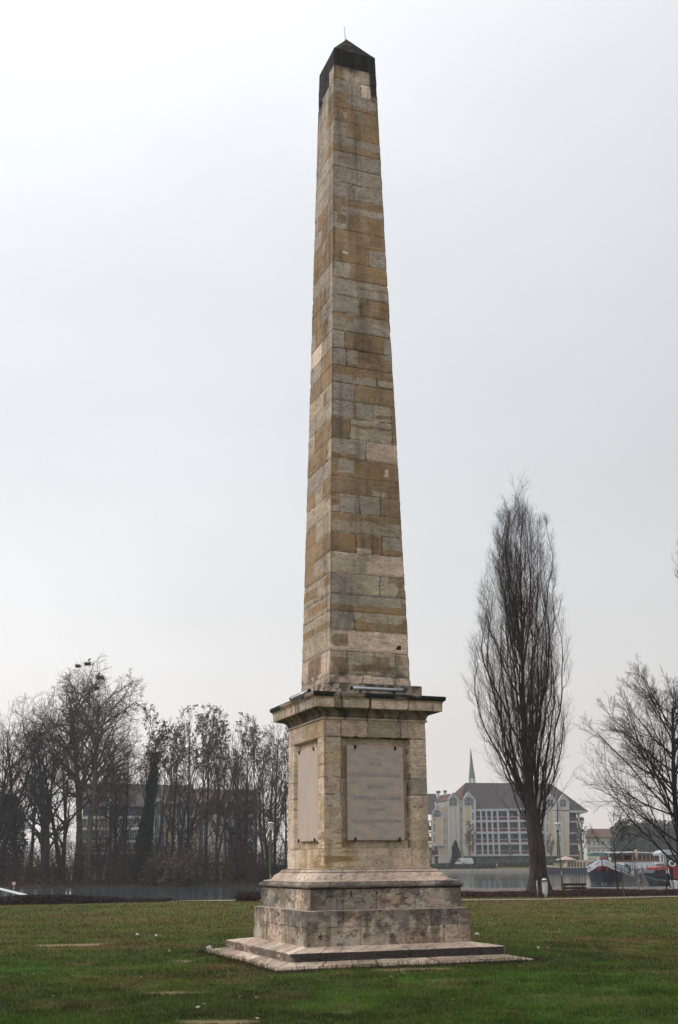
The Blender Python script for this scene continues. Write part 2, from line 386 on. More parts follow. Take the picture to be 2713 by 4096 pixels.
# ---- socle between cornice and shaft
def stained(zlo, zhi, zj, seed, default, soot, spec0=None, spec3=None, joint=.012, drip=0.0, low=0.0, edge=.0):
    def f(s, sl, z, w):
        sp = spec0 if s == 0 else spec3 if s == 3 else None
        col, j = courses(s, sl, z, w, zj, sp, seed+s, jw=joint, default=default, warp=.03)
        n = .45*fbm(P3(sl*3.0+s*9, z*3.4, s*1.0), 5, seed+31)+.55*fbm(P3(sl*8+s*9, z*11, s*1.0), 5, seed+41); n2 = fbm(P3(sl*8+s*9, z*1.2, s*1.0), 4, seed+32)
        h = (z-zlo)/(zhi-zlo)
        k = soot*sstep(.50, .64, n+.06*(h-.5)*2*(1 if drip >= 0 else -1))*1.2
        if drip: k = np.maximum(k, drip*sstep(.60, .72, n2+.10*h))
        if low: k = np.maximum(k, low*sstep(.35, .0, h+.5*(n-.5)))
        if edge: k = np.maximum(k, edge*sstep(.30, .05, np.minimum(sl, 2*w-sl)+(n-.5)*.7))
        cr = fbm(P3(sl*2.0+s*7, z*2.6, seed*1.0), 5, seed+33)
        k = np.maximum(k, (np.abs(cr-.5) < .008)*.75*(soot > .3))
        col = mixc(col, PALE*1.02, sstep(.56, .66, fbm(P3(sl*1.7+s*3, z*2.6, seed*2.0), 4, seed+35))*.8*(soot > .3))
        crk = fbm(P3(sl*5.5+s*7, z*9.0, seed*1.0), 4, seed+36); kc = (np.abs(crk-.5) < .013)*.85*(soot > .3)*sstep(.40, .50, fbm(P3(sl*2.2+s*9, z*3.1, s*1.0), 4, seed+44))
        rust = sstep(.56, .72, fbm(P3(sl*2.1+s*4, z*3, 9.0), 4, seed+34))*.35
        col = mixc(col, np.array((.34, .17, .09)), rust)
        blk = fbm(P3(np.floor(sl*1.9+s*3)+.5, np.floor(z*3.1)+.5, seed*1.0), 1, seed+50)
        col = col*(.74+.40*blk)[..., None]*np.array((.93, .96, .95))
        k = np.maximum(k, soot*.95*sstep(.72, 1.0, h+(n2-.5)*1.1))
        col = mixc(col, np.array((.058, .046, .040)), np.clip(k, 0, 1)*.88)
        col = mixc(col, SOOT_AND_SHADE*1.5, np.clip(kc, 0, 1))
        return col
    return f
zs = [4.735, 4.80, 4.87, 4.94, 4.953, 4.956, 4.958]; zs = list(np.linspace(4.735, 4.95, 14))+[4.956, 4.957]
ring('socle', zs, [1.013]*14+[.99, .80], np.linspace(-1, 1, 91), stained(4.74, 4.957, [4.957, 4.73], 50, 'LPWG', .85, drip=.8), seed=3, jit=.01)
# ---- cornice
def prof(pts, step=.02):
    zs, ws = [], []
    for (z0, w0), (z1, w1) in zip(pts[:-1], pts[1:]):
        n = max(1, int(math.hypot(z1-z0, w1-w0)/step))
        for i in range(n): zs.append(z0+(z1-z0)*i/n); ws.append(w0+(w1-w0)*i/n)
    zs.append(pts[-1][0]); ws.append(pts[-1][1]); return zs, ws
cp = [(4.243, 1.03), (4.245, 1.065), (4.255, 1.078), (4.27, 1.082), (4.285, 1.075), (4.290, 1.055), (4.30, 1.055), (4.305, 1.065), (4.335, 1.072), (4.365, 1.088), (4.39, 1.115), (4.405, 1.15), (4.412, 1.19), (4.415, 1.215), (4.432, 1.217), (4.434, 1.23), (4.438, 1.296), (4.445, 1.302), (4.60, 1.305), (4.604, 1.318), (4.622, 1.322), (4.635, 1.335), (4.648, 1.356), (4.66, 1.361), (4.712, 1.361), (4.72, 1.352), (4.735, 1.20), (4.745, 1.0)]
zc, wc = prof(cp)
def corn_col(s, sl, z, w):
    col, j = courses(s, sl, z, w, [4.80, 4.0], [[(0, .2, 0, 1, 'P'), (.2, .42, 0, 1, 'W'), (.42, .72, 0, 1, 'P'), (.72, 1, 0, 1, 'P')] if s == 0 else [(0, .22, 0, 1, 'W'), (.22, .45, 0, 1, 'G'), (.45, .7, 0, 1, 'P'), (.7, 1, 0, 1, 'W')]], 60+s, jw=.014)
    n = fbm(P3(sl*7+s*9, z*1.5, s*1.0), 4, 61); n1 = fbm(P3(sl*1.6+s*9, z*8, s*1.0), 4, 62)
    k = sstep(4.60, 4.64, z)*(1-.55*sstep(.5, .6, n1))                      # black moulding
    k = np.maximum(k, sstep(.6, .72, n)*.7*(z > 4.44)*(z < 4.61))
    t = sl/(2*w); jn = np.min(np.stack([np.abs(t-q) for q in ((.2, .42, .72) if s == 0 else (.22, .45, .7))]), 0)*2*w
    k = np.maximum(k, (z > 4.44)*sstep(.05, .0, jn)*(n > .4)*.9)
    k = np.maximum(k, (z < 4.437)*(z > 4.28)*(.6+.25*sstep(.4, .6, n)))  # cavetto and soffit: dirt together with underside shade painted into the colour
    return mixc(col, SOOT_AND_SHADE*1.4, np.clip(k, 0, 1))
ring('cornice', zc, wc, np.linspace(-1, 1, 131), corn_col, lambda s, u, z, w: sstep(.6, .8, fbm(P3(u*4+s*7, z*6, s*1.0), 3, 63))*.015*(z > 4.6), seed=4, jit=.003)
# ---- die with sunk panels
def lines(a, b, cuts, step):
    c = sorted([a, b]+[x for q in cuts for x in (q-.002, q+.002)]); out = []
    for p, q in zip(c[:-1], c[1:]):
        n = max(1, int(round((q-p)/step)))
        out += [p+(q-p)*i/n for i in range(n)]
    return out+[c[-1]]
UR = .70; ZR0, ZR1 = 1.92, 3.928; DEP = .13
ul = lines(-1.04, 1.04, (-UR, UR), .018); ul = [x/1.04 for x in ul]; ul[0] = -1; ul[-1] = 1
zl = lines(1.545, 4.25, (ZR0, ZR1), .018)
DJ = [4.25, 3.93, 3.62, 3.42, 3.19, 2.88, 2.66, 2.42, 2.24, 2.08, 1.925, 1.545]
DS0 = [[(0, .16, 0, 1, 'P'), (.16, .42, 0, 1, 'P'), (.42, .75, 0, 1, 'W'), (.75, 1, 0, 1, 'P')],
 [(0, .16, 0, 1, 'B'), (.16, .83, 0, 1, 'B'), (.83, 1, 0, 1, 'P')], [(0, .16, 0, 1, 'Y'), (.16, .83, 0, 1, 'B'), (.83, 1, 0, 1, 'B')], [(0, .16, 0, 1, 'B'), (.16, .83, 0, 1, 'W'), (.83, 1, 0, 1, 'B')],
 [(0, .16, 0, 1, 'P'), (.16, .83, 0, 1, 'B'), (.83, 1, 0, 1, 'G')], [(0, .16, 0, 1, 'L'), (.16, .83, 0, 1, 'P'), (.83, 1, 0, 1, 'P')], [(0, .16, 0, 1, 'P'), (.16, .83, 0, 1, 'L'), (.83, 1, 0, 1, 'B'), (0, .06, 0, 1.2, 'Y')],
 [(0, .16, 0, 1, 'L'), (.16, .83, 0, 1, 'P'), (.83, 1, 0, 1, 'P')], [(0, .3, 0, 1, 'B'), (.3, .83, 0, 1, 'W'), (.83, 1, 0, 1, 'B')], [(0, .3, 0, 1, 'Y'), (.3, .83, 0, 1, 'B'), (.83, 1, 0, 1, 'Y')], [(0, .3, 0, 1, 'Y'), (.3, .83, 0, 1, 'B'), (.83, 1, 0, 1, 'B')],
 [(0, .33, 0, 1, 'B'), (.33, .63, 0, 1, 'P'), (.63, 1, 0, 1, 'P')]]
def die_col(s, sl, z, w):
    col, j = courses(s, sl, z, w, DJ, DS0 if s == 0 else None, 70+s, jw=.007, default=('B', 'P', 'L', 'Y', 'B'), warp=.04)
    n = fbm(P3(sl*3+s*9, z*3, s*1.0), 5, 71)
    rough = sstep(2.35, 2.15, z+(n-.5)*.5)*sstep(.75, .45, sl)+sstep(.5, .62, n)*.25
    lay = sstep(.5, .62, fbm(P3(sl*2.2, z*22, s*1.0), 3, 72))
    col = mixc(col, np.array((.30, .18, .08)), np.clip(rough*lay*.75, 0, 1))
    inr = (np.abs(sl-w) < UR)*(z > ZR0)*(z < ZR1)
    col = mixc(col, np.array((.34, .24, .15)), inr*sstep(.42, .6, n)*.5)
    green = sstep(.6, .75, fbm(P3(sl*2, z*1.5, 7.0+s), 3, 73))*.25
    return mixc(col, np.array((.2, .2, .18)), green)
def die_disp(s, u, z, w):
    inr = (np.abs(u) < UR)*(z > ZR0)*(z < ZR1)
    sl = u+w if s != 3 else w-u
    n = fbm(P3(sl*3+s*9, z*3, s*1.0), 5, 71)
    ero = sstep(2.45, 2.0, z)*sstep(.9, .3, sl)*(z > ZR0-.03)
    lay = sstep(.5, .62, fbm(P3(sl*2.2, z*22, s*1.0), 3, 72))
    return inr*DEP+ero*lay*.018*(~inr.astype(bool))+sstep(.6, .8, n)*.012-(z < ZR0)*.010
wd = [1.046 if z > ZR0 else 1.05 for z in zl]
ring('die', zl, wd, ul, die_col, die_disp, seed=5, jit=.004)
# ---- plaques on the panels, held by iron hooks
M['marble'] = mat('veined marble', (.53, .415, .345), .6, col2=(.38, .325, .31), scale=3.0, stretch=(1, 1, 3.0), bump=.25)
M['marble2'] = mat('streaked marble', (.58, .43, .33), .6, col2=(.44, .385, .36), scale=2.6, stretch=(6, 6, .6), bump=.1)
M['inscr'] = mat('worn blue grey lettering', (.22, .26, .285), .8, scale=9, var=.12)
for face in (0, 3):
    pl = MB(); zc0, zc1 = 2.055, 3.775
    if face == 0: xc0, xc1 = -.575, .58
    else: xc0, xc1 = -.575, .60
    # bevelled slab in local frame (x along the wall, y out of the wall towards -y)
    def slab(mb, x0, x1, z0, z1, yb, yf, b=.012):
        o = [(x0, z0), (x1, z0), (x1, z1), (x0, z1)]; i_ = [(x0+b, z0+b), (x1-b, z0+b), (x1-b, z1-b), (x0+b, z1-b)]
        vs = [(x, yb, z) for x, z in o]+[(x, yf+b, z) for x, z in o]+[(x, yf, z) for x, z in i_]
        fs = [(3, 2, 1, 0)]+[(k, (k+1) % 4, (k+1) % 4+4, k+4) for k in range(4)]+[(k+4, (k+1) % 4+4, (k+1) % 4+8, k+8) for k in range(4)]+[(8, 9, 10, 11)]
        mb.add(vs, fs)
    ysurf = -1.046+DEP
    slab(pl, xc0, xc1, zc0, zc1, ysurf+.03, ysurf-.095)
    # mirrored frame for the left face: wall x-, running from the front corner backwards
    T = Matrix.Identity(4) if face == 0 else Matrix.Rotation(-PI/2, 4, 'Z')
    po = pl.build('plaque', M['marble'] if face == 0 else M['marble2'], mon); po.data.transform(T)
    hooks = [(-.41, 3.75), (.41, 3.745), (-.43, 2.08), (.46, 2.078)] if face == 0 else [(-.46, 3.76), (.38, 3.755), (-.48, 2.08), (.44, 2.08)]
    for hx, hz in hooks:
        h = MB(); up = 1 if hz > 3 else -1
        y0 = ysurf-.095
        h.box(hx-.018, hx+.018, y0-.022, y0-.003, hz-.035, hz+.03)
        h.box(hx-.012, hx+.012, y0-.002, ysurf+.0, hz+up*.028, hz+up*.034) if face == 0 else None
        ho = h.build('hook', M['iron'], po); ho.data.transform(T)
    words = [(3.428, 'EN 1783', .095), (3.23, 'LES ELUS DU DUCHE DE BOURGOGNE', .088), (3.02, 'ONT DECIDE', .095), (2.812, "L'OUVERTURE DE TROIS CANAUX", .09), (2.606, 'DE LA SAONE', .095), (2.398, 'A LA LOIRE, A LA SEINE ET AU RHIN', .083)]
    if face == 0:
        for z_, t_, s_ in words:
            mt = Matrix.Translation((0, ysurf-.0965, z_)) @ Matrix.Rotation(PI/2, 4, 'X')
            to = text_mesh('inscription', t_, s_, M['inscr'], po, Matrix.Identity(4), extrude=.0008)
            xs_ = [v.co.x for v in to.data.vertices]; wd_ = max(xs_)-min(xs_); want = {'E': .27, 'L': .96, 'O': .36, 'D': .36, 'A': 1.0}[t_[0]] if t_[1] != "'" else 1.02
            to.data.transform(T @ mt @ Matrix.Diagonal((want/max(wd_, .01), 1, 1, 1)))
# ---- moulded base of the die
bp = [(1.218, 1.43), (1.220, 1.452), (1.230, 1.478), (1.250, 1.496), (1.275, 1.502), (1.30, 1.496), (1.32, 1.478), (1.330, 1.455), (1.334, 1.435), (1.350, 1.432), (1.356, 1.415), (1.362, 1.37), (1.370, 1.325), (1.385, 1.300), (1.41, 1.288), (1.44, 1.270), (1.465, 1.238), (1.483, 1.205), (1.488, 1.19), (1.503, 1.188), (1.506, 1.170), (1.515, 1.165), (1.53, 1.158), (1.54, 1.148), (1.546, 1.12), (1.552, 1.10), (1.565, 1.08), (1.57, 1.03)]
zc, wc = prof(bp, .014)
def base_col(s, sl, z, w):
    col, j = courses(s, sl, z, w, [1.6, 1.343, 1.20], [[(0, .18, 0, 1, 'L'), (.18, .52, 0, 1, 'L'), (.52, .8, 0, 1, 'P'), (.8, 1, 0, 1, 'P')], [(0, .13, 0, 1, 'W'), (.13, .36, 0, 1, 'G'), (.36, .6, 0, 1, 'W'), (.6, .82, 0, 1, 'G'), (.82, 1, 0, 1, 'g')]], 80+s, jw=.009)
    n = fbm(P3(sl*3+s*9, z*9, s*1.0), 5, 81)
    k = (z < 1.335)*np.maximum(sstep(1.285, 1.24, z+(n-.5)*.05), .35+.5*sstep(.42, .58, n)*(.5+.5*sstep(1.5, 2.9, sl)))
    k = np.maximum(k, sstep(.6, .7, n)*.35*(z > 1.335)*sstep(1.3, 2.3, sl))
    for zc_, ww in ((1.337, .007), (1.505, .006), (1.549, .006)): k = np.maximum(k, .8*sstep(ww, ww*.4, np.abs(z-zc_)))  # crease shade painted as thin dark lines, with some dirt
    return mixc(col, SOOT_AND_SHADE*2.2, np.clip(k, 0, 1))
ring('base_moulding', zc, wc, np.linspace(-1, 1, 150), base_col, lambda s, u, z, w: sstep(.66, .85, fbm(P3(u*4+s*7, z*6, s*1.0), 4, 83))*.012, seed=6, jit=.003)
def plinth(name, z0, z1, w0, wtop, zj, sp0, sp3, seed, soot, edge, default='PLWG', ztop=None):
    zs = list(np.linspace(z0, z1-.008, max(6, int((z1-z0)/.016)))) + [z1-.003, z1]
    ws = [w0]*(len(zs)-2)+[w0-.004, w0-.016]
    nt = max(2, int((w0-wtop)/.02))
    for i in range(1, nt+1): zs.append(z1+((ztop or z1+.006)-z1)*i/nt); ws.append(w0-.016-(w0-.016-wtop)*i/nt)
    def cf(s, sl, z, w):
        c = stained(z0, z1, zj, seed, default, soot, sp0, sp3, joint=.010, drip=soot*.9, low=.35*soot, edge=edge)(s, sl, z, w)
        return mixc(c, PALE*1.05, (z > z1-.001)*.7)
    return ring(name, zs, ws, np.linspace(-1, 1, 170), cf, lambda s, u, z, w: (sstep(.55, .8, fbm(P3(u*3.5+s*7, z*8, s*1.0), 4, seed))*.02)*(z < z1-.001), seed=seed, jit=.007)
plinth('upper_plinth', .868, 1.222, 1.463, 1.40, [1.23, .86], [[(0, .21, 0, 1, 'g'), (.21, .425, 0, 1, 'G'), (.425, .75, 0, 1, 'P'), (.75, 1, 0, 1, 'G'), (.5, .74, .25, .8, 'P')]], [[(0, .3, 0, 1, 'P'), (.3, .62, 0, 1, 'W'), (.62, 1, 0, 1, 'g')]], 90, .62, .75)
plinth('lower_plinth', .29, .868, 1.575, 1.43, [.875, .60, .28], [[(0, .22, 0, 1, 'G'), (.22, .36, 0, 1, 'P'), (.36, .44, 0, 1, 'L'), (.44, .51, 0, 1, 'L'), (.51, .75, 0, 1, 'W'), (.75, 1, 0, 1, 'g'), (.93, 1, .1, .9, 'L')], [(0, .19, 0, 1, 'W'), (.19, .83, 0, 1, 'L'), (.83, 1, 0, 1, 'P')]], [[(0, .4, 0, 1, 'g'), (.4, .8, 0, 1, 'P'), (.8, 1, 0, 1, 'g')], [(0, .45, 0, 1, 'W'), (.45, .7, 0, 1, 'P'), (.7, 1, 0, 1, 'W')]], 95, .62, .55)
def step_col(s, sl, z, w):
    sp = [(0, .13, 0, 1, 'L'), (.13, .22, 0, 1, 'P'), (.22, .54, 0, 1, 'L'), (.54, .88, 0, 1, 'P'), (.88, 1, 0, 1, 'L')]
    col, j = courses(s, sl, z, w, [.4, .0], [sp], 100+s, jw=.014)
    n = fbm(P3(sl*3+s*9, z*12, s*1.0), 5, 101)
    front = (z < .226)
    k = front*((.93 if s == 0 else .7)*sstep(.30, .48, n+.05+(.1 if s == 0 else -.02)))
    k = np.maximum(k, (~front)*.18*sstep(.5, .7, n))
    return mixc(col*np.where(front, .8, 1.05)[..., None], SOOT_AND_SHADE*1.6, np.clip(k, 0, 1))
zs = list(np.linspace(.06, .222, 12))+[.229, .233]+list(np.linspace(.238, .296, 22)); ws = [2.011]*12+[2.005, 1.99]+list(np.linspace(1.97, 1.55, 22))
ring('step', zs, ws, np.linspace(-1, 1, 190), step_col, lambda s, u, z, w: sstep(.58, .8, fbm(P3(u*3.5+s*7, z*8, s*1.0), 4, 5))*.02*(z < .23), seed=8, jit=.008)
def slab_col(s, sl, z, w):
    sp = [(0, .16, 0, 1, 'L'), (.16, .3, 0, 1, 'P'), (.3, .38, 0, 1, 'W'), (.38, .62, 0, 1, 'L'), (.62, .8, 0, 1, 'P'), (.8, 1, 0, 1, 'W')]
    col, j = courses(s, sl, z*.0+w*.2, w, [1, .0], [sp], 110+s, jw=.02)
    n = fbm(P3(sl*2+s*9, w*3, s*1.0), 5, 111)
    return mixc(mixc(col, np.array((.25, .19, .12)), .45*sstep(.5, .68, n)), SOOT_AND_SHADE*2, (z < .02)*.7)
def slab_disp(s, u, z, w):
    return (w > 2.3)*(fbm(P3(u*1.2+s*7, u*0, s*1.0), 4, 6)-.3)*.14
ring('paving_slab', [-.05, .015, .024, .03]+list(np.linspace(.035, .10, 24)), [2.40, 2.40, 2.39, 2.375]+list(np.linspace(2.36, 1.98, 24)), np.linspace(-1, 1, 200), slab_col, slab_disp, seed=9, jit=.008)
# carved letters left on the lowest course, graffiti on the upper plinth
M['carve'] = mat('dark carved stone', (.035, .028, .022), .9)
M['tarpaint'] = mat('black spray paint', (.012, .012, .014), .6)
M['pencil'] = mat('faint grey marker', (.13, .13, .15), .8)
def face0(x, z, w, off=.006): return Matrix.Translation((x, -w-off, z)) @ Matrix.Rotation(PI/2, 4, 'X')
for t_, x_, z_ in (('F', -.50, .43), ('VL', .03, .43), ('NL', .62, .44)):
    text_mesh('carved_letter', t_, .12, M['carve'], mon, face0(x_, z_, 1.575), extrude=.004, sx=.8)
text_mesh('graffiti', 'R', .15, M['tarpaint'], mon, face0(-.70, 1.13, 1.463, .004), extrude=.003, sx=.6)
text_mesh('graffiti', 'MON\nFACTICE', .055, M['pencil'], mon, face0(-.52, 1.03, 1.463, .004), extrude=.002)
# tubular floodlights lying on the cornice
M['alu'] = mat('brushed aluminium', (.45, .47, .50), .35, metal=.7, var=.1)
M['rubber'] = mat('black plastic', (.02, .02, .02), .5)
def tubelight(T):
    t = MB(); t.tube([(-.52, -1.17, 4.83), (.55, -1.17, 4.83)], .036, 14)
    o = t.build('floodlight', M['alu'], mon, True); o.data.transform(T)
    for x0, x1 in ((-.545, -.52), (.55, .575)): e = MB(); e.tube([(x0, -1.17, 4.83), (x1, -1.17, 4.83)], .041, 14); q = e.build('end_cap', M['rubber'], o); q.data.transform(T)
    for xx in (-.35, .35): e = MB(); e.box(xx-.02, xx+.02, -1.19, -1.15, 4.73, 4.80); q = e.build('bracket', M['rubber'], o); q.data.transform(T)
tubelight(Matrix.Identity(4)); tubelight(Matrix.Rotation(-PI/2, 4, 'Z') @ Matrix.Translation((.0, 0, 0)))
# ================================================================= light and sky
SUN_AZ, SUN_EL = math.radians(-78), math.radians(24)      # azimuth from +Y, clockwise positive
w = bpy.data.worlds.new('World'); sc.world = w; w.use_nodes = True
nt = w.node_tree; bg = nt.nodes['Background']; bg.inputs['Strength'].default_value = 1.0
sky = N(nt, 'ShaderNodeTexSky', sky_type='NISHITA', sun_disc=False, sun_elevation=SUN_EL, sun_rotation=SUN_AZ)
sk = N(nt, 'ShaderNodeVectorMath', operation='SCALE'); sk.inputs['Scale'].default_value = .05
nt.links.new(sky.outputs[0], sk.inputs[0])
tc = N(nt, 'ShaderNodeTexCoord'); sx = N(nt, 'ShaderNodeSeparateXYZ'); nt.links.new(tc.outputs['Generated'], sx.inputs[0])
rv = N(nt, 'ShaderNodeValToRGB'); rv.color_ramp.interpolation = 'B_SPLINE'
e = rv.color_ramp.elements
e[0].position = 0.0; e[0].color = (.97, .905, .86, 1)
e[1].position = 1.0; e[1].color = (1.7, 1.72, 1.75, 1)
for p_, c_ in ((.07, (.94, .895, .86)), (.16, (.88, .86, .85)), (.30, (.79, .81, .83)), (.42, (.79, .815, .845)), (.55, (.84, .865, .895)), (.68, (.91, .94, .965)), (.80, (1.35, 1.38, 1.42))):
    x_ = e.new(p_); x_.color = (*c_, 1)
nt.links.new(sx.outputs['Z'], rv.inputs[0])
# brighter where the veiled sun stands (left) and overhead
dt = N(nt, 'ShaderNodeVectorMath', operation='DOT_PRODUCT'); dt.inputs[1].default_value = (math.sin(SUN_AZ)*math.cos(.42), math.cos(SUN_AZ)*math.cos(.42), math.sin(.42))
nt.links.new(tc.outputs['Generated'], dt.inputs[0])
mr = N(nt, 'ShaderNodeMapRange'); mr.inputs['From Min'].default_value = -.15; mr.inputs['From Max'].default_value = .9; mr.inputs['To Min'].default_value = .85; mr.inputs['To Max'].default_value = 1.38
nt.links.new(dt.outputs['Value'], mr.inputs['Value'])
mp = N(nt, 'ShaderNodeMapping'); mp.inputs['Scale'].default_value = (1, 1, 2.2); nt.links.new(tc.outputs['Generated'], mp.inputs[0])
no = N(nt, 'ShaderNodeTexNoise', Scale=2.0, Detail=4.0, Roughness=.5); nt.links.new(mp.outputs[0], no.inputs['Vector'])
m2 = N(nt, 'ShaderNodeMapRange'); m2.inputs['From Min'].default_value = .3; m2.inputs['From Max'].default_value = .7; m2.inputs['To Min'].default_value = .945; m2.inputs['To Max'].default_value = 1.055
nt.links.new(no.outputs['Fac'], m2.inputs['Value'])
ml = N(nt, 'ShaderNodeMath', operation='MULTIPLY'); nt.links.new(mr.outputs[0], ml.inputs[0]); nt.links.new(m2.outputs[0], ml.inputs[1])
vs = N(nt, 'ShaderNodeVectorMath', operation='SCALE'); nt.links.new(rv.outputs[0], vs.inputs[0]); nt.links.new(ml.outputs[0], vs.inputs['Scale'])
mx = N(nt, 'ShaderNodeMix', data_type='RGBA'); mx.inputs[0].default_value = .10
nt.links.new(vs.outputs[0], mx.inputs[6]); nt.links.new(sk.outputs[0], mx.inputs[7]); nt.links.new(mx.outputs[2], bg.inputs['Color'])
ld = bpy.data.lights.new('sun', 'SUN'); ld.energy = 1.15; ld.angle = math.radians(18); ld.color = (1, .93, .84)
lo = bpy.data.objects.new('sun', ld); C.objects.link(lo)
sd = Vector((math.sin(SUN_AZ)*math.cos(SUN_EL), math.cos(SUN_AZ)*math.cos(SUN_EL), math.sin(SUN_EL)))
lo.rotation_euler = sd.to_track_quat('Z', 'Y').to_euler()
# haze
hz = bpy.data.materials.new('haze air'); hz.use_nodes = True; hn = hz.node_tree; hn.nodes.remove(hn.nodes['Principled BSDF'])
pv = N(hn, 'ShaderNodeVolumePrincipled'); pv.inputs['Density'].default_value = .00036; pv.inputs['Color'].default_value = (.93, .96, 1.0, 1); pv.inputs['Anisotropy'].default_value = .2
hn.links.new(pv.outputs[0], hn.nodes['Material Output'].inputs['Volume'])
hb = MB(); hb.box(-330, 420, -70, 620, -7, 62); tag(hb.build('haze', hz), kind='stuff')

# ================================================================= ground
def sst(a, b, x):
    t = np.clip((x-a)/(b-a), 0, 1); return t*t*(3-2*t)
def gz(x, y):
    x = np.asarray(x, float); y = np.asarray(y, float)
    und = (fbm(P3(x*.25, y*.25, 0*x), 3, 200)-.5)*.05*sst(60, 50, y)*sst(2.0, 6, np.hypot(x-.3, y-22.2))
    right = sst(-6.0, -3.0, x)
    zr = -.8*sst(56, 78, y)
    zr = np.where(y > 113.0, -4.0, zr)
    zl = -1.9*sst(57, 63, y)-2.1*sst(63, 66, y)
    z = zr*right+zl*(1-right)
    isl = (x < 8)
    zi = -4+2.6*sst(155.5, 156.5, y)+.35*sst(156.5, 157.5, y)+.7*sst(157.5, 166, y)
    far = np.where(y < 329.9, -4.0, -.42+1.0*sst(336, 341, y))
    far = np.where(y > 900, .6+(y-900)*.012, far)
    zf = np.where(isl, np.where(y > 300, np.maximum(zi, -.35+.95*sst(300, 341, y)), zi), far)
    z = np.where(y > 150, zf, z)
    return z+und
def gsheet(name, xs, ys, m, colf=None, dz=0.0, parent=None):
    X, Y = np.meshgrid(xs, ys); Z = gz(X, Y)+dz
    v = np.stack([X, Y, Z], -1).reshape(-1, 3); n = len(xs); k = np.arange(len(v)).reshape(len(ys), n)
    F_ = np.stack([k[:-1, :-1], k[:-1, 1:], k[1:, 1:], k[1:, :-1]], -1).reshape(-1, 4)
    me = np_mesh(name, v, F_, colf(v) if colf else None)
    return link(name, me, m, parent, True)
PATCH = [(-6.0, 25.9, .9, .35, 1.0), (-2.3, 16.1, .5, .16, 1.0), (-1.3, 13.3, .5, .22, 1.0), (-2.86, 21.3, .25, .18, .8), (.9, 19.3, .5, .2, .9), (1.35, 19.4, .35, .2, .7), (1.7, 17.6, .5, .12, .5), (1.5, 16.6, .35, .12, .45), (3.6, 18.3, .16, .1, 1.0), (-.1, 14.0, .25, .1, .7), (2.7, 15.4, .4, .16, .35), (3.4, 15.0, .4, .14, .3), (-12, 33, .5, .2, .5), (-7.5, 38, .8, .2, .5), (8.8, 38, 1.2, .3, .25), (-9.5, 25, .2, .12, .7)]
def grass_col(v):
    x, y = v[:, 0], v[:, 1]; q = P3(x, y, 0*x)
    a = fbm(q*.28, 4, 301); b_ = fbm(q*1.3, 4, 302); c_ = fbm(q*5, 3, 303)
    d = np.hypot(x, y)
    green = np.array((.054, .092, .012)); olive = np.array((.118, .124, .024)); brown = np.array((.165, .100, .045)); lush = np.array((.060, .128, .012))
    t = np.clip(sst(15, 34, d)*.85+(a-.5)*1.6, 0, 1)
    col = mixc(mixc(np.broadcast_to(green, v.shape), lush, sst(.45, .62, fbm(q*.45+9, 3, 306))*(1-t)), olive, t)
    col = mixc(col, brown, sst(.52, .72, b_*.6+a*.4)*.75*sst(14, 26, d)+sst(.60, .75, b_)*.35)
    col = mixc(col, np.array((.14, .11, .055)), sst(.66, .78, c_)*.5)
    pm = 0*x
    for (px_, py_, rx, ry, s_) in PATCH:
        r = np.hypot((x-px_)/rx, (y-py_)/ry)+(fbm(q*3.5, 3, 305)-.5)*1.3
        pm = np.maximum(pm, s_*sst(1.05, .8, r))
    dm = np.maximum(np.abs((x-.285)*math.cos(.366)+(y-22.24)*math.sin(.366)), np.abs(-(x-.285)*math.sin(.366)+(y-22.24)*math.cos(.366)))
    soil = sst(2.78, 2.46, dm+(b_-.5)*1.1)
    col = mixc(col, np.array((.045, .032, .020)), soil*.95)
    return mixc(col, np.array((.27, .195, .115))*(1+(c_-.5)*.5)[:, None], pm), pm
M['ground'] = attr_mat('worn park lawn', rough=.95, bump=.5, nscale=9, stretch=(1, 1, 1), amt=.45, fine=60)
xs = np.unique(np.concatenate([np.linspace(-2500, -120, 20), np.linspace(-120, -20, 60), np.linspace(-20, 24, 150), np.linspace(24, 120, 50), np.linspace(120, 2500, 20), [7.99, 8.01]]))
ys = np.unique(np.concatenate([np.linspace(-60, 8, 12), np.linspace(8, 70, 190), np.linspace(70, 114, 40), [112.98, 113.02, 149.99, 150.01, 155, 155.5, 156, 156.5, 157, 157.5], np.linspace(158, 180, 20), [329.88, 329.92], np.linspace(180, 350, 60), np.linspace(350, 4500, 30)]))
def gcol(v):
    c, _ = grass_col(v); y = v[:, 1]; x = v[:, 0]; n = fbm(v*.8, 4, 310)
    c = mixc(c, np.array((.05, .034, .024))*(.6+n[:, None]), ((y > 150) & (x < 8) & (y < 300))*1.0)
    c = mixc(c, np.array((.26, .23, .20)), ((y > 329) & (y < 336.5) & (x > 8))*1.0)
    c = mixc(c, np.array((.16, .14, .12)), ((y > 76) & (y < 114) & (x > -4))*1.0)
    c = mixc(c, np.array((.05, .035, .03)), ((y > 57.5) & (y < 72) & (x < -4))*1.0)
    return c
gro = gsheet('ground', xs, ys, M['ground'], gcol); tag(gro, kind='structure')
